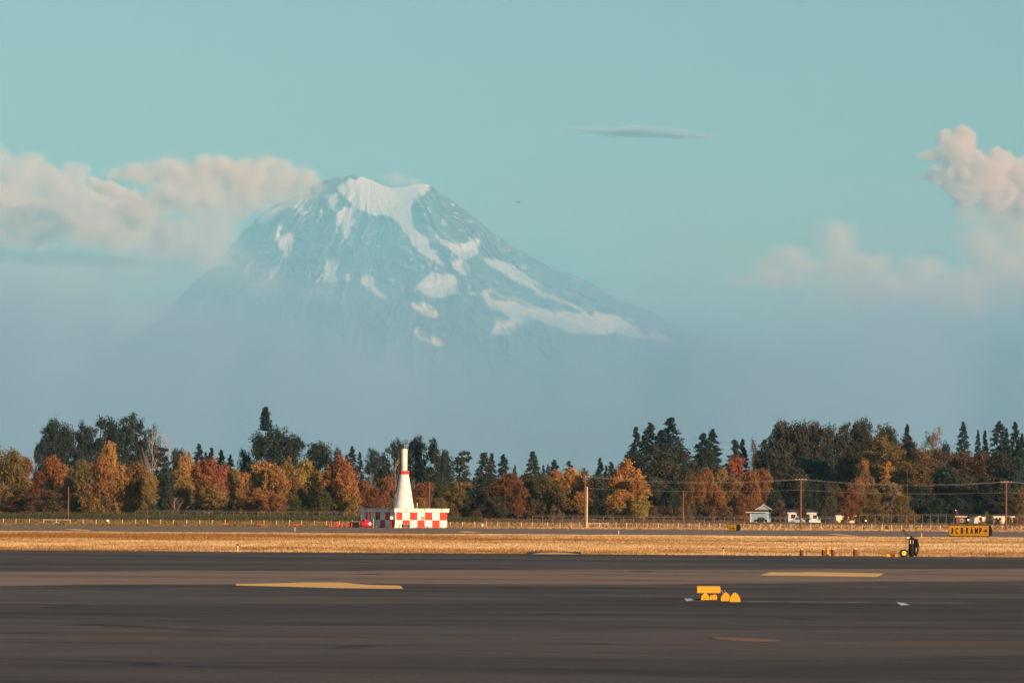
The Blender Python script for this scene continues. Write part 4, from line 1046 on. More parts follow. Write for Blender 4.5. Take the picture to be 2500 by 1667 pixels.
# ---------------------------------------------------------------- the cone tower on its checkered building
def beacon():
    H_, WALL = 5.5, 2.72
    rz = R(34.5)
    near = foot(964, 934)
    c = near + Vector((H_ * (math.cos(rz) - math.sin(rz)), H_ * (math.sin(rz) + math.cos(rz)), 0))
    c.z = 0.02
    root = empty('navigation_beacon_building', c, rz, 'square building with red and white checkered walls carrying a tall white cone', 'building')
    b = MB()
    n = 7; s = 2 * H_ / n; rows = [(0, 1.36), (1.36, WALL)]
    # corners in local space; wall 0 front-right (-y), 1 right (+x), 2 back (+y), 3 left (-x)
    for w in range(4):
        for i in range(n):
            for r, (z0, z1) in enumerate(rows):
                a0, a1 = -H_ + i * s, -H_ + (i + 1) * s
                if w == 0: q = [(a0, -H_), (a1, -H_)]
                elif w == 1: q = [(H_, a0), (H_, a1)]
                elif w == 2: q = [(-a0, H_), (-a1, H_)]
                else: q = [(-H_, -a0), (-H_, -a1)]
                red = (i + r) % 2 == 1
                if w == 3: red = (i + r) % 2 == 0
                if w == 3: red = ((n - 1 - i) + r) % 2 == 1 if False else (i + r) % 2 == 0
                b.add([(q[0][0], q[0][1], z0), (q[1][0], q[1][1], z0), (q[1][0], q[1][1], z1), (q[0][0], q[0][1], z1)], [(0, 1, 2, 3)], 1 if red else 0)
    b.build('wall', [M['whitewall'], M['red']], root)
    rf = MB(); o_ = .27
    rf.box((0, 0, WALL + .30), (2 * (H_ + o_), 2 * (H_ + o_), .60), bev=.03)
    rf.box((0, 0, WALL + .64), (2 * (H_ + o_) + .12, 2 * (H_ + o_) + .12, .08))
    roof = rf.build('roof', M['fascia'], root)
    br = MB()
    for k in range(3):
        x = -H_ + 2.2 + k * 3.7
        br.prism([(-H_ - o_ - .02, WALL + .58), (-H_ - o_ - .16, WALL + .58), (-H_ - o_ - .02, WALL + .30)], x, x + .14)
    for k in range(3):
        y = -H_ + 1.2 + k * 3.9
        br.add([(-H_ - o_ - .02, y, WALL + .58), (-H_ - o_ - .16, y, WALL + .58), (-H_ - o_ - .02, y, WALL + .3), (-H_ - o_ - .02, y + .14, WALL + .58), (-H_ - o_ - .16, y + .14, WALL + .58), (-H_ - o_ - .02, y + .14, WALL + .3)],
               [(0, 1, 2), (3, 5, 4), (0, 3, 4, 1), (1, 4, 5, 2), (0, 2, 5, 3)])
    br.build('scupper', M['wood'], roof)
    MB().tube((3.8, 1.5, WALL + .68), (3.8, 1.5, WALL + 1.7), .06, mi=0).build('vent_pipe', M['cream'], roof)
    z0 = WALL + .68
    cone = MB().lathe([(1.80, z0), (1.77, z0 + .12), (.80, z0 + 5.98), (.80, z0 + 6.0)], n=40).build('cone', M['white'], root, smooth=True)
    ld = MB()
    # ladder on the left flank of the cone (towards -x-y in world left)
    la = math.pi - rz      # world -x direction in local frame
    def on(z, off, side=0.0):
        r = 1.77 - (z - z0) / 6.0 * .97 + off
        return Vector((math.cos(la) * r - math.sin(la) * side, math.sin(la) * r + math.cos(la) * side, z))
    for sd in (-.2, .2): ld.tube(on(z0 + .05, .16, sd), on(z0 + 2.3, .16, sd), .035, n=6)
    for k in range(8): ld.tube(on(z0 + .25 + k * .27, .16, -.2), on(z0 + .25 + k * .27, .16, .2), .025, n=5)
    for k in range(3): ld.tube(on(z0 + .4 + k * .8, .16, .2), on(z0 + .4 + k * .8, -.02, .2), .03, n=5)
    ld.build('ladder', M['white'], cone)
    zc = z0 + 6.0
    ring = MB().lathe([(.86, zc), (.93, zc + .05), (.93, zc + .58), (.86, zc + .63)], n=8)
    collar = ring.build('collar', M['redorange'], root)
    # round lamp on the collar facing the airfield
    d = math.radians(-90 - 34.5 + 40); lx, ly = math.cos(d - 0), math.sin(d - 0)
    MB().tube((lx * .84, ly * .84, zc + .32), (lx * 1.02, ly * 1.02, zc + .32), .17, .15, n=14).build('lamp', M['redtank'], collar)
    mast = MB().lathe([(.54, zc + .63), (.54, zc + 1.25), (.57, zc + 1.27), (.57, zc + 1.32), (.55, zc + 1.34), (.55, zc + 4.45), (.52, zc + 4.52)], n=30).build('antenna_cylinder', M['cream'], root, smooth=True)
    mast.data.materials[0] = principled('warm_white_fibreglass', (.80, .75, .66), .45, (.70, .63, .52), 1.0)
    MB().lathe([(.575, zc + 1.275), (.575, zc + 1.315)], n=30).build('band', M['galvdim'], mast)
    MB().tube((0, 0, zc + 4.5), (0, 0, zc + 5.4), .03, .03, n=6).tube((0, 0, zc + 5.4), (0, 0, zc + 6.4), .018, .01, n=5).build('lightning_rod', M['galv'], root)
    # fittings on the walls
    def front(xa, za, w, h, t, mat, name, mi=0): return MB().box((xa, -H_ - t / 2 - .003, za), (w, t, h), bev=.01).build(name, mat, root)
    sg = front(-.0 + .33, 1.72, .62, .55, .04, M['brownpost'], 'sign_board')
    ls = MB()
    for k in range(3): ls.box((.33, -H_ - .05, 1.58 + k * .15), (.46, .012, .05))
    ls.build('sign_lines', M['marking'], sg)
    def left(ya, za, w, h, t, mat, name): return MB().box((-H_ - t / 2 - .003, ya, za), (t, w, h), bev=.01).build(name, mat, root)
    left(.25, 1.70, .62, .42, .04, M['dark'], 'sign_board')
    lv = left(1.45, .72, .95, 1.30, .05, M['whitewall'], 'louvre_door')
    l2 = MB()
    for k in range(8): l2.box((-H_ - .075, 1.45, .18 + k * .15), (.03, .8, .035))
    l2.build('louvre', M['galvdim'], lv)
    pp = MB()
    pp.path([(-H_ - .08, 2.6, .0), (-H_ - .08, 2.6, 2.1), (-H_ - .02, 2.6, 2.35)], .05); pp.build('conduit', M['whitewall'], root)
    front(-H_ + .12, 1.36, .20, 2.70, .05, M['whitewall'], 'corner_trim').location = (-.0, 0, 0)
    # white box near the near corner on the left wall
    left(-H_ + 1.05, 1.75, .5, .5, .30, M['whitewall'], 'meter_box')
    return root, rz, H_, near
BROOT, BRZ, BH, BNEAR = beacon()

def stand(name, px, Y, label, cat, group=None, rz=0.0):
    return empty(name, foot(px, Y), rz, label, cat, group)
# red propane tank
r = stand('fuel_tank', 893.5, 922, 'rounded red fuel tank with a white diamond placard before the left wall', 'tank', rz=R(4))
MB().lathe([(.05, -1.05), (.35, -1.0), (.52, -.85), (.58, -.6), (.58, .6), (.52, .85), (.35, 1.0), (.05, 1.05)], c=(0, 0, .62), n=20, axis='X').build('tank_body', M['redtank'], r, smooth=True)
MB().box((-.6, 0, .06), (.16, .8, .16)).build('foot', M['redtank'], r); MB().box((.6, 0, .06), (.16, .8, .16)).build('foot', M['redtank'], r)
MB().lathe([(.18, 0), (.18, .30), (.12, .36)], c=(-.15, 0, 1.16), n=12).build('valve_dome', M['red'], r, smooth=True)
pl = MB(); pl.box((0, 0, 0), (.46, .02, .46)); p_ = pl.build('placard', M['whitewall'], r); p_.location = (.62, -.60, .72); p_.rotation_euler = (0, R(45), 0)
p2 = MB().box((0, 0, 0), (.16, .012, .16)).build('placard_symbol', M['red'], p_); p2.location = (0, -.018, 0)
MB().path([(-.15, -.0, 1.3), (-.15, -.0, 1.55), (.1, 0, 1.55)], .025).build('pipe', M['redtank'], r)
# dark low unit by the right wall
r = stand('equipment_box', 991, 928, 'long low dark green equipment box against the bright checkered wall', 'box', rz=R(34))
MB().box((0, 0, .42), (1.45, .55, .44), bev=.03).build('cabinet', principled('dark_green_metal', (.06, .075, .06), .6), r)
MB().box((0, 0, .66), (1.55, .62, .05)).build('lid', M['galvdim'], r)
for sx in (-.6, .6): MB().box((sx, 0, .11), (.12, .45, .22)).build('foot', M['galvdim'], r)
r = stand('valve_post', 976, 928, 'small grey green valve stand at the foot of the bright wall', 'valve')
MB().tube((0, 0, 0), (0, 0, .34), .07).tube((-.16, 0, .40), (.16, 0, .40), .12).build('body', principled('grey_green', (.25, .27, .18), .6), r)
MB().lathe([(.03, 0), (.14, .01), (.14, .04), (.03, .05)], c=(0, 0, .52), n=12).build('hand_wheel', M['galvdim'], r)
# black enclosure left of the tank
r = stand('enclosure', 865, 928, 'flat black panelled enclosure left of the red tank', 'enclosure')
MB().box((0, .3, .50), (1.62, .9, 1.0)).build('panel', M['dark'], r)
for k in (-.78, .78): MB().box((k, -.20, .52), (.07, .07, 1.04)).build('frame', M['dark'], r)
MB().box((0, -.17, 1.03), (1.66, .05, .06)).build('top_rail', M['galvdim'], r)
# red posts
def red_post(px, h, Y, label):
    r = stand('bollard', px, Y, label, 'bollard', 'red bollards left of the checkered building')
    MB().lathe([(.085, 0), (.085, h - .05), (.05, h)], n=12).build('post', M['redorange'], r, smooth=True)
    MB().box((0, 0, .02), (.26, .26, .03)).build('base_plate', M['redorange'], r)
for px, h, lab in ((808.5, .98, 'red bollard leftmost in the row, at the end of the red bar'), (822.5, .95, 'red bollard left of the close pair at the bar end'), (825.6, .95, 'red bollard right of the close pair at the bar end'),
                   (836, .98, 'red bollard just right of the close pair'), (846.5, .88, 'shorter red bollard between the pair and the black enclosure'), (858.3, .85, 'red bollard standing in front of the black enclosure')):
    red_post(px, h, 926 if px > 850 else 932, lab)
r = stand('barrier_bar', 814, 931.4, 'low red horizontal bar joining the leftmost red bollards', 'barrier')
MB().box((0, 0, .22), (1.20, .12, .16), bev=.02).build('bar', M['redorange'], r)
for sx in (-.5, .5): MB().box((sx, 0, .07), (.08, .12, .14)).build('leg', M['redorange'], r)
for px, Y, lab in ((551, 948, 'low red table-like barrier leftmost of three'), (636, 946, 'low red table-like barrier middle of three'), (724, 942, 'low red table-like barrier rightmost of three, by the stub marker')):
    r = stand('low_barrier', px, Y, lab, 'barrier', 'low red barriers beyond the taxiway')
    MB().prism([(-.25, .34), (.25, .40), (.25, .52), (-.25, .48)], -.60, .60).build('panel', M['redorange'], r)
    for sx in (-.42, .42): MB().box((sx, 0, .18), (.07, .3, .36)).build('leg', M['dark'], r)
# thin posts before the left wall
def thin_post(px, Y, h, mat, label, rad=.05):
    r = stand('pipe_post', px, Y, label, 'post', 'thin posts before the left wall')
    MB().tube((0, 0, 0), (0, 0, h), rad, rad, 8).build('post', mat, r); MB().box((0, 0, .02), (.2, .2, .03)).build('base_plate', mat, r)
    return r
thin_post(882, 926, 2.3, M['galvdim'], 'thin grey pipe post before the left wall, next to the tank')
thin_post(898.6, 924, 2.75, M['redorange'], 'tall thin red post just right of the tank')
r = thin_post(954.5, 926, 1.3, M['redorange'], 'short red post left of the near corner with a pale box beside it', .07)
MB().box((.1, 0, 1.75), (.5, .18, .5), bev=.02).build('box', M['whitewall'], r)
thin_post(963, 910, .45, M['marker'], 'tiny white stub at the near corner of the checkered building', .05)
thin_post(911.5, 927, 1.5, M['cream'], 'pale pipe stub before the left wall, right of the red post', .05)

# ---------------------------------------------------------------- fences
def fence_main():
    r = empty('fence', (0, 975, gz(975)), 0, 'long low wire fence with pale posts along the far side of the taxiway', 'fence')
    posts = [8, 38.6, 72, 106.5, 138, 171, 202, 234.7, 265.8, 298.7, 330, 360.3, 392.3, 422.6, 455.9, 487.6, 517.5, 549.6, 582, 613, 644.4, 675, 706.3, 735.8, 767, 797.2, 829, 860,
             1099.5, 1129, 1159, 1187, 1215, 1242, 1272.6, 1299.2, 1316.4, 1335.8, 1367, 1394, 1415.3, 1437, 1463.7, 1484.4, 1504.3, 1529.6, 1554.3, 1579.5, 1607.4, 1630.5, 1655.8, 1682, 1707, 1731, 1757.5, 1777, 1832, 1857, 1882, 1906, 1930.8, 1956, 1979, 2004.6, 2028.3, 2054, 2079.8, 2105, 2128, 2154, 2176.6, 2200.8, 2225.8, 2250, 2272, 2296, 2320, 2345, 2370, 2396, 2422, 2446.5, 2470.8, 2492.6]
    rr = random.Random(3)
    for px in posts:
        p = foot(px, 975) - r.location
        h = 1.12 + rr.uniform(-.06, .08)
        b = MB().tube((p.x, 0, -.1), (p.x + rr.uniform(-.02, .02), rr.uniform(-.02, .02), h), .06, .055, 7)
        b.build('post', M['marker'] if False else M['postpaint'], r)
    for z in (.32, .62, .9, 1.08):
        b = MB(); pts = []
        for px in range(-200, 2750, 12):
            p = foot(px, 975) - r.location; pts.append((p.x, .07, z + .015 * math.sin(px * .7)))
        b.path(pts, .010, 4); b.build('wire', M['galvdim'], r)
    for lo, hi, c in ((106.5, 171, 138), (1437, 1484.4, 1463.7)):
        A, B, Cc = (foot(v, 975) - r.location for v in (lo, hi, c))
        b = MB().tube((A.x, .0, .95), (B.x, .0, .95), .04, n=6)
        b.tube((Cc.x - 1.0, 0, .05), (Cc.x, 0, .6), .035, n=6).tube((Cc.x + 1.0, 0, .05), (Cc.x, 0, .6), .035, n=6)
        b.build('brace', M['postpaint'], r)
M['postpaint'] = principled('pale_fence_post', (.62, .56, .44), .7, (.5, .44, .34), 3)
fence_main()
def fence_back(px0, px1, Y, h, step, label):
    r = empty('chain_link_fence', foot((px0 + px1) / 2, Y), 0, label, 'fence', 'chain link fences before the trees')
    n = int((px1 - px0) / step); xs = []
    for i in range(n + 1):
        p = foot(px0 + (px1 - px0) * i / n, Y) - r.location; xs.append(p.x)
        MB().tube((p.x, 0, -.1), (p.x, 0, h), .028, .028, 6).build('post', M['galvdim'], r)
    b = MB()
    b.tube((xs[0], 0, h - .05), (xs[-1], 0, h - .05), .02, n=5); b.build('top_rail', M['galvdim'], r)
    b = MB()
    for z in (h + .12, h + .26):
        b.tube((xs[0], -.05, z), (xs[-1], -.05, z), .008, n=4)
    # woven wire: a sparse diagonal net
    L_ = xs[-1] - xs[0]; k = max(8, int(L_ / .45))
    for i in range(k):
        x0 = xs[0] + L_ * i / k
        b.tube((x0, .02, .02), (min(x0 + h * .6, xs[-1]), .02, h - .06), .004, n=3, caps=False); b.tube((min(x0 + h * .6, xs[-1]), .03, .02), (x0, .03, h - .06), .004, n=3, caps=False)
    b.build('net', M['galvdim'], r)
fence_back(330, 870, 1012, 1.75, 30, 'chain link fence behind the pale posts left of the checkered building')
fence_back(1300, 2040, 1012, 1.3, 24, 'low chain link fence beyond the paired utility poles')
fence_back(2098, 2560, 1012, 1.95, 19, 'tall chain link fence behind the ramp sign and the camper')
def small_sign(px, Y, z, w, h, label):
    r = stand('small_sign', px, Y, label, 'sign', 'small blank white signs on the fences')
    MB().box((0, 0, z), (w, .02, h)).build('sign_plate', M['whitewall'], r)
    MB().box((0, .02, z), (w * .7, .015, .05)).build('bracket', M['galvdim'], r)
small_sign(263, 974.6, .86, .40, .40, 'small white sign wired to the fence below the orange trees at left')
small_sign(1178, 974.6, .50, .34, .40, 'small pale sign on the fence right of the checkered building')
small_sign(2113.6, 1011.5, .85, .36, .34, 'small white sign on the tall chain link fence right of the cream house')
small_sign(2364, 1011.5, 1.12, .42, .34, 'small white sign on the tall fence just left of the camper')

# ---------------------------------------------------------------- utility poles and lines
POLES = {}
def pole(px, top, Y, rad, label, mat='wood', arm=False, name='utility_pole', group='utility poles'):
    p = foot(px, Y); H = P(px, top, Y).z - p.z
    r = empty(name, p, 0, label, 'utility pole', group)
    MB().tube((0, 0, -.3), (0, 0, H), rad, rad * .72, 12).build('shaft', M[mat], r, smooth=True)
    if arm:
        a = MB().box((0, -.12, H - .35), (1.5, .1, .12)); a.build('crossarm', M['wood'], r)
        for s in (-.65, 0.1, .65): MB().lathe([(.03, 0), (.07, .04), (.07, .1), (.03, .16)], c=(s, -.12, H - .28), n=8).build('insulator', M['whitewall'], r)
    POLES[px] = (p, H); return r
pole(166.5, 1187, 1006, .15, 'short bare pole among the autumn trees at far left')
pole(1048, 1176, 1006, .17, 'plain brown pole rising behind the checkered building roof')
pole(1427.8, 1160, 966, .19, 'tall dark utility pole of the close pair where the lines end', arm=True)
pole(1432.8, 1188, 964, .13, 'white pole of the close pair, beside the tall dark one', mat='palewhite' if False else 'cream')
pole(1667.7, 1197, 1040, .16, 'short brown pole standing alone before the scrub right of centre')
pole(1954.8, 1168, 966, .20, 'reddish utility pole carrying lines before the white house', arm=False)
pole(2456, 1174, 966, .20, 'reddish utility pole right of the yellow ramp sign')
pole(2215, 1145, 1150, .06, 'thin pale pole between the trees above the wheeled extinguisher', mat='bark')
for px in (1954.8, 2456):
    p, H = POLES[px]
    r = [o for o in bpy.data.objects if o.name.startswith('utility_pole') and o.type == 'EMPTY' and abs(o.location.x - p.x) < .01][0]
    MB().box((0, -.12, H - .25), (2.0, .1, .12)).build('crossarm', M['wood'], r)
    for s in (-.9, -.3, .3, .9): MB().lathe([(.03, 0), (.07, .04), (.07, .1), (.03, .16)], c=(s, -.12, H - .19), n=8).build('insulator', M['whitewall'], r)
def line(yoff, z1, zrest, sag, label):
    pts = []
    A = [POLES[1427.8], POLES[1954.8], POLES[2456]]
    Q = [Vector((a[0].x, a[0].y + yoff, a[0].z + a[1] + (z1 if i == 0 else zrest))) for i, a in enumerate(A)]
    nx = foot(2956, 970); Q.append(Vector((nx.x, nx.y + yoff, Q[-1].z)))
    for a, b in zip(Q[:-1], Q[1:]):
        for i in range(24):
            u = i / 24; p = a.lerp(b, u); p.z -= sag * 4 * u * (1 - u); pts.append(p)
    pts.append(Q[-1])
    b = MB().path(pts, .012, 5); o = b.build('power_line', M['wire'])
    tag(o, label, 'cable', 'cables between the utility poles')
line(-.12, -.18, -.06, .80, 'uppermost cable strung from the paired poles to the right edge')
line(-.9, -.30, -.12, .95, 'second cable hanging close below the uppermost one')
line(-.1, -2.3, -2.05, .45, 'lowest single cable, strung well below the upper two')

# ---------------------------------------------------------------- houses, trailer, lamp beyond the fence
def gable(b, x0, x1, y0, y1, z, h, ov=.3, mi=0):
    """gable roof, ridge along y (gable end faces -y)"""
    xm = (x0 + x1) / 2
    b.add([(x0 - ov, y0 - ov, z), (xm, y0 - ov, z + h), (x1 + ov, y0 - ov, z), (x0 - ov, y1 + ov, z), (xm, y1 + ov, z + h), (x1 + ov, y1 + ov, z),
           (x0 - ov, y0 - ov, z - .12), (x1 + ov, y0 - ov, z - .12), (x0 - ov, y1 + ov, z - .12), (x1 + ov, y1 + ov, z - .12), (xm, y0 - ov, z + h - .14), (xm, y1 + ov, z + h - .14)],
          [(0, 1, 4, 3), (1, 2, 5, 4), (6, 8, 11, 10), (10, 11, 9, 7), (0, 6, 10, 1), (1, 10, 7, 2), (3, 4, 11, 8), (4, 5, 9, 11), (0, 3, 8, 6), (2, 7, 9, 5)], mi)
def shed():
    Y = 1090
    p = foot(1853, Y); k = F / Y
    r = empty('shed', p, R(-14), 'gabled shed with white trim, walls coloured shade blue, left of the second utility pole', 'shed')
    W = 41 / k; z = 2.35
    MB().box((0, 2.0, z / 2), (W, 4, z)).build('wall', M['shadewall'], r)
    MB().box((-W / 2 - .02, -.02, z / 2), (.16, .12, z)).build('corner_trim', M['whitewall'], r)
    # lower hip skirt, then the upper gable
    b = MB(); b.add([(-W / 2 - .9, -.5, z + .02), (W / 2 + .3, -.5, z + .02), (W / 2, .6, z + .62), (-W / 2 + .3, .6, z + .62), (-W / 2 - .9, 4.4, z + .02), (W / 2 + .3, 4.4, z + .02), (W / 2, 3.6, z + .62), (-W / 2 + .3, 3.6, z + .62)],
                    [(0, 1, 2, 3), (1, 5, 6, 2), (5, 4, 7, 6), (4, 0, 3, 7), (3, 2, 6, 7), (0, 4, 5, 1)])
    rf = b.build('roof', M['shingle'], r)
    MB().box((-.3, -.53, z + .02), (W + 1.3, .06, .14)).build('fascia', M['whitewall'], rf)
    b = MB(); xm = .95; w = 1.75; zz = z + .55
    b.add([(xm - w * .8, .3, zz), (xm + w * .8, .3, zz), (xm, .3, zz + .95)], [(0, 1, 2)]); b.build('gable_wall', M['shadewall'], rf)
    g = MB(); gable(g, xm - w * .8, xm + w * .8, .5, 3.4, zz + .02, 1.0, ov=.3); gr = g.build('gable_roof', M['shingle'], rf)
    t_ = MB()
    t_.tube((xm - w, .14, zz - .02), (xm, .14, zz + 1.02), .075, n=4).tube((xm + w, .14, zz - .02), (xm, .14, zz + 1.02), .075, n=4); t_.build('verge_board', M['whitewall'], gr)
shed()
def car(px, Y, L_, label, matn, rz=0.0):
    r = stand('parked_car', px, Y, label, 'car', None, rz)
    pr = [(-L_ / 2, .35), (-L_ / 2, .75), (-L_ * .42, .85), (-L_ * .25, .95), (-L_ * .12, 1.38), (L_ * .22, 1.40), (L_ * .38, .98), (L_ / 2, .88), (L_ / 2, .35)]
    b = MB(); n = len(pr)
    vs = [(x, -.82 if z < .9 else -.68, z) for x, z in pr] + [(x, .82 if z < .9 else .68, z) for x, z in pr]
    b.add(vs, [(i, (i + 1) % n, n + (i + 1) % n, n + i) for i in range(n)] + [tuple(range(n)), tuple(range(2 * n - 1, n - 1, -1))])
    b.build('body', M[matn], r)
    MB().add([(-L_ * .13, -.78, .98), (L_ * .28, -.78, .98), (L_ * .2, -.70, 1.34), (-L_ * .09, -.70, 1.34)], [(0, 1, 2, 3)]).build('side_window', M['glass'], r)
    for sx in (-.31, .31):
        w = MB().lathe([(.33, -.1), (.33, .1)], c=(sx * L_, -.76, .33), n=14, axis='Y').build('wheel', M['rubber'], r)
        MB().lathe([(.18, -.02), (.18, .02)], c=(sx * L_, -.87, .33), n=12, axis='Y').build('rim', M['galv'], w)
car(1856, 1068, 2.6, 'dark car parked before the blue gabled shed', 'dark')
car(1946, 1085, 3.2, 'pale blue car parked before the white house', 'carblue')
def house(px0, px1, Y, z, rh, label, wall, rz=0, wins=(), door=None, depth=6, name='house', roofm='shingle'):
    p = foot((px0 + px1) / 2, Y); W = (px1 - px0) / F * Y
    r = empty(name, p, rz, label, 'house')
    MB().box((0, depth / 2, z / 2), (W, depth, z)).build('wall', M[wall], r)
    b = MB(); o = .35
    b.add([(-W / 2 - o, -o, z + .02), (W / 2 + o, -o, z + .02), (W / 2 + o, depth + o, z + .02), (-W / 2 - o, depth + o, z + .02), (-W / 2 + rh, depth / 2, z + rh), (W / 2 - rh, depth / 2, z + rh)],
          [(0, 1, 5, 4), (2, 3, 4, 5), (1, 2, 5), (3, 0, 4), (3, 2, 1, 0)])
    rf = b.build('roof', M[roofm], r); MB().box((0, -o - .03, z + .02), (W + 2 * o, .06, .16)).build('fascia', M['whitewall'], rf)
    for x, zc, w, h in wins:
        f = MB().box((x, -.03, zc), (w + .16, .06, h + .16)).build('window', M['whitewall'], r)
        MB().box((x, -.07, zc), (w, .03, h)).build('pane', M['glass'], f)
    if door: MB().box((door[0], -.03, door[1] / 2), (door[2], .08, door[1])).build('door', M['brownshed'], r)
house(1924, 2004, 1115, 2.3, .9, 'long white house partly hidden by trees near the second utility pole', 'housewhite', R(6), wins=((-2.4, 1.55, .9, .9), (-.6, 1.5, .7, .8), (2.2, 1.5, .8, .8)), door=(.6, 2.0, .8))
house(2040, 2088, 1120, 1.75, .5, 'small cream house beneath the deep red tree', 'cream', R(18), wins=((1.2, 1.0, .5, .5),), door=(-.7, .95, .8), roofm='shingle')
house(2336, 2357, 1130, 1.75, .35, 'little brown hut behind the ramp sign with a dark window', 'brownshed', 0, wins=((.1, .95, .5, .45),), depth=3, name='hut')
house(2425, 2474, 1120, 1.8, .5, 'low cream house behind bushes at the right, under the reddish pole', 'cream', R(15), wins=((-1.2, 1.0, .5, .5), (.9, 1.0, .5, .5)))
def camper():
    r = empty('camper_trailer', foot(2392, 1100), R(22), 'pale camper trailer with a sloped grey nose behind the ramp sign', 'trailer')
    b = MB(); b.prism([(0, 0), (1, 1)], 0, 0) if False else None
    pr = [(-1.35, .45), (-1.15, 1.45), (-.85, 1.75), (1.45, 1.75), (1.5, .45)]
    n = len(pr); q = MB()
    q.add([(x, -.0, z) for x, z in pr] + [(x, 2.2, z) for x, z in pr], [(i, (i + 1) % n, n + (i + 1) % n, n + i) for i in range(n)] + [tuple(range(n)), tuple(range(2 * n - 1, n - 1, -1))])
    q.build('shell', M['cream'], r)
    nose = MB(); nose.add([(-1.37, -.01, .47), (-1.17, -.01, 1.44), (-.87, -.01, 1.74), (-.45, -.01, 1.74), (-.45, -.01, .47)], [(0, 1, 2, 3, 4)]); nose.build('nose_panel', principled('grey_trailer_panel', (.38, .43, .46), .5, stretch=(.2, .2, 18)), r)
    w = MB().box((.25, -.03, 1.12), (.46, .05, .42)).build('window', M['whitewall'], r); MB().box((.25, -.065, 1.12), (.36, .03, .32)).build('pane', M['glass'], w)
    MB().box((.4, 1.1, 1.85), (.5, .5, .18), bev=.03).build('roof_vent', M['whitewall'], r)
    for sx in (.2, .75): MB().lathe([(.3, -.09), (.3, .09)], c=(sx, .1, .3), n=14, axis='Y').build('wheel', M['rubber'], r)
camper()
p = foot(2334, 1070)
r = empty('street_lamp', p, 0, 'small street lamp with a white head left of the camper', 'street lamp')
MB().tube((.12, 0, 0), (.12, 0, 2.9), .11, .09, 8).build('pole', M['wood'], r)
MB().path([(.12, 0, 2.8), (-.1, -.2, 3.0)], .03).build('arm', M['galvdim'], r)
MB().lathe([(.02, 0), (.13, .05), (.12, .2), (.05, .26)], c=(-.1, -.2, 2.88), n=12).build('lamp_head', M['whitewall'], r, smooth=True)

# ---------------------------------------------------------------- airfield signs
def text_mesh(txt, size, mat, parent, name='lettering', xs=1.0, offset=0.012):
    cu = bpy.data.curves.new(name, 'FONT'); cu.body = txt; cu.size = size; cu.align_x = 'CENTER'; cu.align_y = 'CENTER'; cu.offset = offset; cu.resolution_u = 6; cu.space_character = 1.12
    o = bpy.data.objects.new(name, cu); COL.objects.link(o); dg = bpy.context.evaluated_depsgraph_get()
    me = bpy.data.meshes.new_from_object(o.evaluated_get(dg)); bpy.data.objects.remove(o)
    V = np.array([v.co[:] for v in me.vertices]); return me, V
def airfield_sign(px, Y, W, Hs, lift, rz, label, chars, arrow, legs, dep=1.0):
    r = stand('taxiway_sign', px, Y, label, 'sign', None, rz)
    D = dep
    zc = lift + Hs / 2
    nn = 14
    def prof(k=1.0):
        pts = []
        for i in range(nn + 1):        # front bulge from bottom to top
            a = -math.pi / 2 + math.pi * i / nn
            pts.append((-.10 * math.cos(a) * k - .22, math.sin(a) * Hs / 2 * k + zc))
        for i in range(1, nn):         # deep rounded back
            a = math.pi / 2 + math.pi * i / nn
            pts.append((D * -math.cos(a) * k - .22, math.sin(a) * Hs / 2 * k + zc))
        return pts
    body = MB().prism(prof(), -W / 2, W / 2); body.build('sign_body', M['yellow'], r)
    for s in (-1, 1):
        e = MB().prism(prof(1.03), s * W / 2 - (.0 if s > 0 else .05), s * W / 2 + (.05 if s > 0 else 0)); e.build('end_cap', M['endblack'], r)
    MB().box((0, -.26, zc + Hs / 2 + .01), (W * 1.0, .10, .05)).build('top_rail', M['brownpost'], r)
    MB().box((0, -.26, zc - Hs / 2 - .0), (W * 1.0, .14, .07)).build('bottom_rail', M['dark'], r)
    for k in range(legs):
        x = -W / 2 + .5 * W / legs + W * k / legs + .1
        MB().lathe([(.09, -.02), (.09, .03), (.05, .04), (.05, lift)], c=(x, -.15, 0), n=8).build('leg', M['dark'], r)
    def front_y(z):
        u = max(-1, min(1, (z - zc) / (Hs / 2))); return -.10 * math.sqrt(1 - u * u) - .22
    for (ch, cx, cw, chh, cz) in chars:
        me, V = text_mesh(ch, 1.0, None, None, offset=.022)
        mn, mx = V.min(0), V.max(0)
        X = (V[:, 0] - (mn[0] + mx[0]) / 2) / (mx[0] - mn[0]) * cw + cx; Z = (V[:, 1] - (mn[1] + mx[1]) / 2) / (mx[1] - mn[1]) * chh + cz
        for i, v in enumerate(me.vertices): v.co = (X[i], front_y(Z[i]) - .03, Z[i])
        me.materials.clear(); me.materials.append(M['endblack']); me.name = 'letter'
        link(bpy.data.objects.new('letter', me), r)
    if arrow:
        ax0, ax1, az, th, hh = arrow
        b = MB()
        def q(pts):
            b.add([(x, front_y(z) - .03, z) for x, z in pts], [tuple(range(len(pts)))])
        q([(ax0, az - th / 2), (ax1 - .02, az - th / 2), (ax1 - .02, az + th / 2), (ax0, az + th / 2)])
        q([(ax1, az), (ax1 - hh * .55, az + hh), (ax1 - hh * .55 - th * 1.3, az + hh), (ax1 - th * 1.6, az)])
        q([(ax1, az), (ax1 - th * 1.6, az), (ax1 - hh * .55 - th * 1.3, az - hh), (ax1 - hh * .55, az - hh)])
        b.build('arrow', M['endblack'], r)
    return r
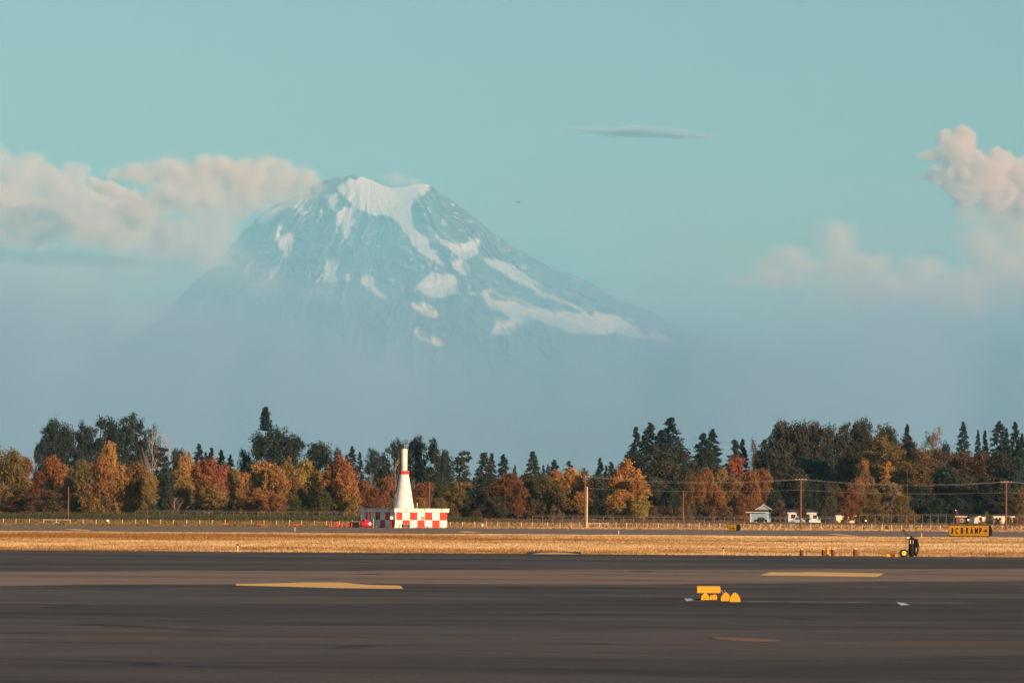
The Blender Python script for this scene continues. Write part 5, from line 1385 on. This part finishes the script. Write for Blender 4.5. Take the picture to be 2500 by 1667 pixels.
# large sign: visible face about 94 px wide, 28 px high
Y1 = 655.0; k1 = F / Y1
W1 = 93 / k1 / math.cos(R(25)); H1 = 26.5 / k1
cs = []
for ch, c_px in (('J', 2327.5), ('C', 2339.5), ('B', 2351.5), ('R', 2364), ('A', 2374.3), ('M', 2385), ('P', 2394.8)):
    cs.append((ch, (c_px - 2367.2) / 93 * W1, 6.6 / k1 * (1.15 if ch in 'MA' else 1.0), 15.0 / k1, .16 + H1 / 2 + .01))
airfield_sign(2367.5, Y1, W1, H1, .16, R(-25), 'long yellow taxiway sign reading J C B RAMP with an arrow', cs, ((2401.5 - 2367.2) / 93 * W1, (2409.8 - 2367.2) / 93 * W1, .16 + H1 / 2, .10, .22), 8, 1.05)
Y2 = 868.0; k2 = F / Y2
W2 = 20.5 / k2 / math.cos(R(33)); H2 = 16.4 / k2
airfield_sign(1789.5, Y2, W2, H2, .03, R(-33), 'small yellow taxiway sign with a bar and arrow left of the blue shed', [('I', -.22, .09, .62, .03 + H2 / 2 - .08)], (-.02, .45, .03 + H2 / 2 - .10, .08, .20), 3, 1.25)

# ---------------------------------------------------------------- edge markers
def marker(px, Y, h, label, blue=True):
    r = stand('edge_marker', px, Y, label, 'marker', 'edge markers beside the pavements')
    MB().lathe([(.09, 0), (.09, .03), (.045, .05), (.045, h - .12), (.07, h - .11)], n=10).build('stake', M['marker'], r)
    MB().lathe([(.07, h - .11), (.085, h - .06), (.06, h)], n=10).build('lens', M['blue'] if blue else M['marker'], r)
marker(580, 330, .50, 'pale stake marker with a blue lens on the near grass edge at left')
marker(720, 716, .55, 'pale stub marker at the taxiway edge below the red barriers', False)
marker(1510, 690, .42, 'orange and white stub marker at the taxiway edge right of the paired poles', False)
marker(1766, 332, .48, 'yellow stake marker with a blue lens on the near grass edge right of centre')
marker(2250, 668, .58, 'orange stub marker with a blue lens right of the extinguisher')

# ---------------------------------------------------------------- brown ground posts and valve by the apron edge
def ground_post(px, base, rad, h, label, group='squat brown posts at the apron edge'):
    g = Gd(px, base, .0)
    r = empty('bollard', (g.x, g.y, 0.0), 0, label, 'bollard', group)
    MB().lathe([(rad, 0), (rad, h - .05)], n=18).build('post', M['brownpost'], r, smooth=True)
    MB().lathe([(rad * 1.06, h - .06), (rad * 1.06, h - .01), (rad * .8, h)], n=18).build('cap', M['cream'], r, smooth=True)
ground_post(1957, 1357.2, .105, .46, 'squat brown post leftmost of four at the apron edge')
ground_post(2010.5, 1357.2, .112, .46, 'squat brown post touching the left side of the yellow valve')
ground_post(2033.5, 1357.2, .112, .47, 'squat brown post touching the right side of the yellow valve')
ground_post(2087.5, 1357.6, .118, .50, 'squat brown post rightmost of four, alone')
g = Gd(2021, 1356.5)
r = empty('hydrant', (g.x, g.y + .15, 0), 0, 'yellow hydrant with a green foot between two brown posts', 'hydrant')
MB().lathe([(.11, 0), (.13, .05), (.11, .09), (.09, .12)], n=16).build('base_flange', M['green'], r, smooth=True)
MB().lathe([(.10, .10), (.12, .14), (.085, .18), (.10, .30), (.14, .38), (.15, .46), (.11, .53), (.04, .57)], n=18).build('barrel', M['chock'], r, smooth=True)
cp = MB().tube((.08, -.02, .33), (.21, -.04, .33), .07, .055, 4); cp.build('outlet_cap', M['brownpost'], r)
# chock pair low on the apron edge
def chock(name, loc, L_, s, rz, label, group, mat='chock', rope=None):
    """a timber-like bar, flat below and domed above"""
    r = empty(name, loc, rz, label, 'wheel chock', group)
    pr = [(-.50, 0), (.50, 0), (.52, .10), (.50, .34), (.36, .62), (.16, .84), (0, .90), (-.16, .84), (-.36, .62), (-.50, .34), (-.52, .10)]
    pr = [(y * s, z * s) for y, z in pr]
    MB().prism(pr, -L_ / 2, L_ / 2).build('bar', M[mat], r)
    if rope:
        b = MB(); pts = [Vector(a) for a in rope]; b.path(pts, .010, 6); b.build('rope', M['rope'], r)
    return r
def G3(px, py): 
    g = Gd(px, py, .02); return Vector((g.x, g.y, .02))
gl = 'yellow wheel chocks on the apron'
a = G3(1721, 1463.5); chock('wheel_chock', a, .5, .225, R(90), 'orange end-on chock at left under the crosswise bar', gl)
a = G3(1741.5, 1463); chock('wheel_chock', a + Vector((0, .05, 0)), .5, .215, R(90), 'orange end-on chock at right under the crosswise bar', gl)
a = G3(1730, 1463.5)
c_ = chock('wheel_chock', a + Vector((0, .10, .197)), .66, .215, R(3), 'yellow chock lying crosswise on top of two others', gl, rope=[(.33, 0, .1), (.40, -.02, .04), (.42, -.06, -.10), (.44, -.1, -.18)])
a = G3(1771.5, 1466.0); chock('wheel_chock', a + Vector((0, .10, 0)), .5, .265, R(90), 'yellow end-on chock, left of the bright pair', gl, rope=[(-.25, 0, .24), (-.15, .05, .30), (.1, .0, .27)])
a = G3(1793.5, 1468.2); chock('wheel_chock', a, .5, .285, R(90), 'yellow end-on chock, rightmost and brightest', gl)
g2 = 'orange chocks lying in the grass edge'
a = Gd(2166.5, 1358.5, 0); chock('wheel_chock', Vector((a.x, a.y, .0)), .4, .19, R(60), 'orange chock lying left at the grass edge by the extinguisher', g2)
a = Gd(2178, 1357.5, 0); chock('wheel_chock', Vector((a.x, a.y + .2, .0)), .36, .17, R(10), 'dark brown chock in the middle at the grass edge', g2, mat='brownpost')
a = Gd(2189, 1358.5, 0); chock('wheel_chock', Vector((a.x, a.y, .0)), .3, .16, R(80), 'orange chock lying right at the grass edge by the wheel', g2)

# ---------------------------------------------------------------- wheeled fire extinguisher
def extinguisher():
    g = Gd(2222, 1359.5, .02)
    r = empty('wheeled_extinguisher', (g.x, g.y, .02), 0, 'black wheeled fire extinguisher with yellow green hub and coiled hose', 'fire extinguisher')
    u = g.y / F      # metres per photo pixel
    def w(px, py, dy=0.0): return Vector(((px - 2222) * u, dy, (1359.5 - py) * u))
    # tank
    x0 = (2225.2 - 2222) * u
    b = MB().lathe([(.03, .03), (.12, .05), (.17, .12), (.18, .2), (.18, 1.00), (.16, 1.08), (.11, 1.13), (.05, 1.15), (.05, 1.20)], c=(x0, 0, 0), n=22); b.build('tank', M['dark'], r, smooth=True)
    MB().add([(x0 - .10 + .035 * 0, -.178, .80), (x0 + .10, -.160, .80), (x0 + .10, -.160, 1.02), (x0 - .10, -.178, 1.02)], [(0, 1, 2, 3)]).build('label_plate', M['label'], r)
    vb = MB().tube((x0 - .16, -.02, 1.17), (x0 + .2, -.02, 1.17), .04).tube((x0, -.02, 1.15), (x0, -.02, 1.27), .05).build('valve', M['dark'], r)
    # wheels left (near and far)
    for dy, nm in ((-.10, 'wheel'), (.42, 'wheel')):
        c = w(2206.5, 1349, dy)
        c.z = .235
        wb = MB().lathe([(.17, -.055), (.225, -.05), (.235, -.02), (.235, .02), (.225, .05), (.17, .055)], c=tuple(c), n=26, axis='Y').build(nm, M['rubber'], r, smooth=True)
        hb = MB().lathe([(.02, -.075), (.135, -.06), (.15, -.05), (.15, .05), (.135, .06)], c=tuple(c), n=20, axis='Y').build('hub', M['hub'], wb, smooth=True)
    fr = MB()
    fr.tube(w(2206.5, 1349, -.1) * 1.0, w(2206.5, 1349, .42), .018, n=6)
    fr.tube((x0, -.05, .25), (w(2206.5, 1349, -.04).x, -.04, .24), .022, n=6)
    fr.path([w(2211.5, 1350, -.05), w(2211.5, 1308, -.05), w(2206, 1297, -.05), w(2205, 1292, -.05)], .015)
    fr.path([w(2211.5, 1316.5, -.05), w(2230, 1316.5, -.05)], .022)
    fr.path([w(2210, 1307.5, -.05), w(2240, 1309.5, -.05)], .016)
    fr.path([w(2209, 1297, -.05), w(2217, 1307, -.05)], .014)
    fr.path([w(2203, 1292.5, -.05), w(2209.5, 1296, -.05)], .03)
    fr.path([w(2215, 1359, .0), w(2217, 1340, .0)], .016)
    fr.build('frame', M['dark'], r)
    MB().tube(w(2214, 1312.5, -.05), w(2220, 1312, -.05), .05).build('gauge', M['whitewall'], r)
    fo = MB().tube((x0 - .1, -.1, .0), (x0 - .04, -.06, .10), .02).tube((x0 + .1, -.1, 0), (x0 + .04, -.06, .1), .02); fo.build('foot', M['dark'], r)
    # hose rack with loops of hose
    hs = MB()
    for k in range(5):
        cx = w(2236.5, 0).x + .01 * (k % 2); pts = []
        for i in range(25):
            t = 2 * math.pi * i / 24
            X = cx + (.075 + .014 * k) * math.cos(t); Z = .63 + (.46 + .018 * k) * math.sin(t)
            if math.sin(t) > .8: Z = min(Z, 1.085)
            pts.append((X, -.12 + .05 * k, Z))
        hs.path(pts, .036, 7)
    pts = [(w(2239, 0).x + .12 * math.sin(math.pi * i / 12) ** 1, -.16, .95 - .70 * i / 12) for i in range(13)]
    hs.path(pts, .013, 6)
    hs.build('hose', M['rubber'], r)
    MB().box((w(2236, 0).x, .0, 1.06), (.30, .26, .09), bev=.03).box((w(2236.5, 0).x, .0, .80), (.16, .16, .46), bev=.03).build('hose_rack', M['dark'], r)
    MB().path([w(2184, 1335, -.2), w(2196, 1337, -.2), w(2211, 1342, -.1)], .008, 5).build('safety_cord', M['rope'], r)
extinguisher()

# ---------------------------------------------------------------- bird
def bird(px, py, D, s, label, a):
    r = bpy.data.meshes.new('bird')
    b = MB()
    b.lathe([(.01, -.16), (.045, -.08), (.05, .02), (.03, .12), (.035, .16), (.012, .22)], n=8, axis='X')
    for sg in (-1, 1):
        b.add([(-.06, 0, .02), (.07, 0, .02), (.04, sg * .22, .10), (-.06, sg * .20, .09), (.0, sg * .42, .03), (-.05, sg * .40, .03), (-.06, 0, .0), (.07, 0, .0), (.04, sg * .22, .085), (-.06, sg * .20, .075), (.0, sg * .42, .02), (-.05, sg * .40, .02)],
              [(0, 1, 2, 3), (3, 2, 4, 5), (6, 9, 8, 7), (9, 11, 10, 8), (0, 3, 9, 6), (1, 7, 8, 2), (2, 8, 10, 4), (3, 5, 11, 9), (4, 10, 11, 5)])
    b.add([(-.14, -.02, 0), (-.14, .02, 0), (-.26, .05, .0), (-.26, -.05, .0), (-.14, 0, .02)], [(0, 1, 2, 3), (0, 4, 1), (1, 4, 2), (2, 4, 3), (3, 4, 0)])
    o = b.build('bird', M['dark']); o.location = P(px, py, D); o.scale = (s, s, s); o.rotation_euler = (R(15), R(-8), a)
    tag(o, label, 'bird')
bird(1266, 494.5, 420, .50, 'tiny dark bird gliding in the sky right of the summit', R(50))
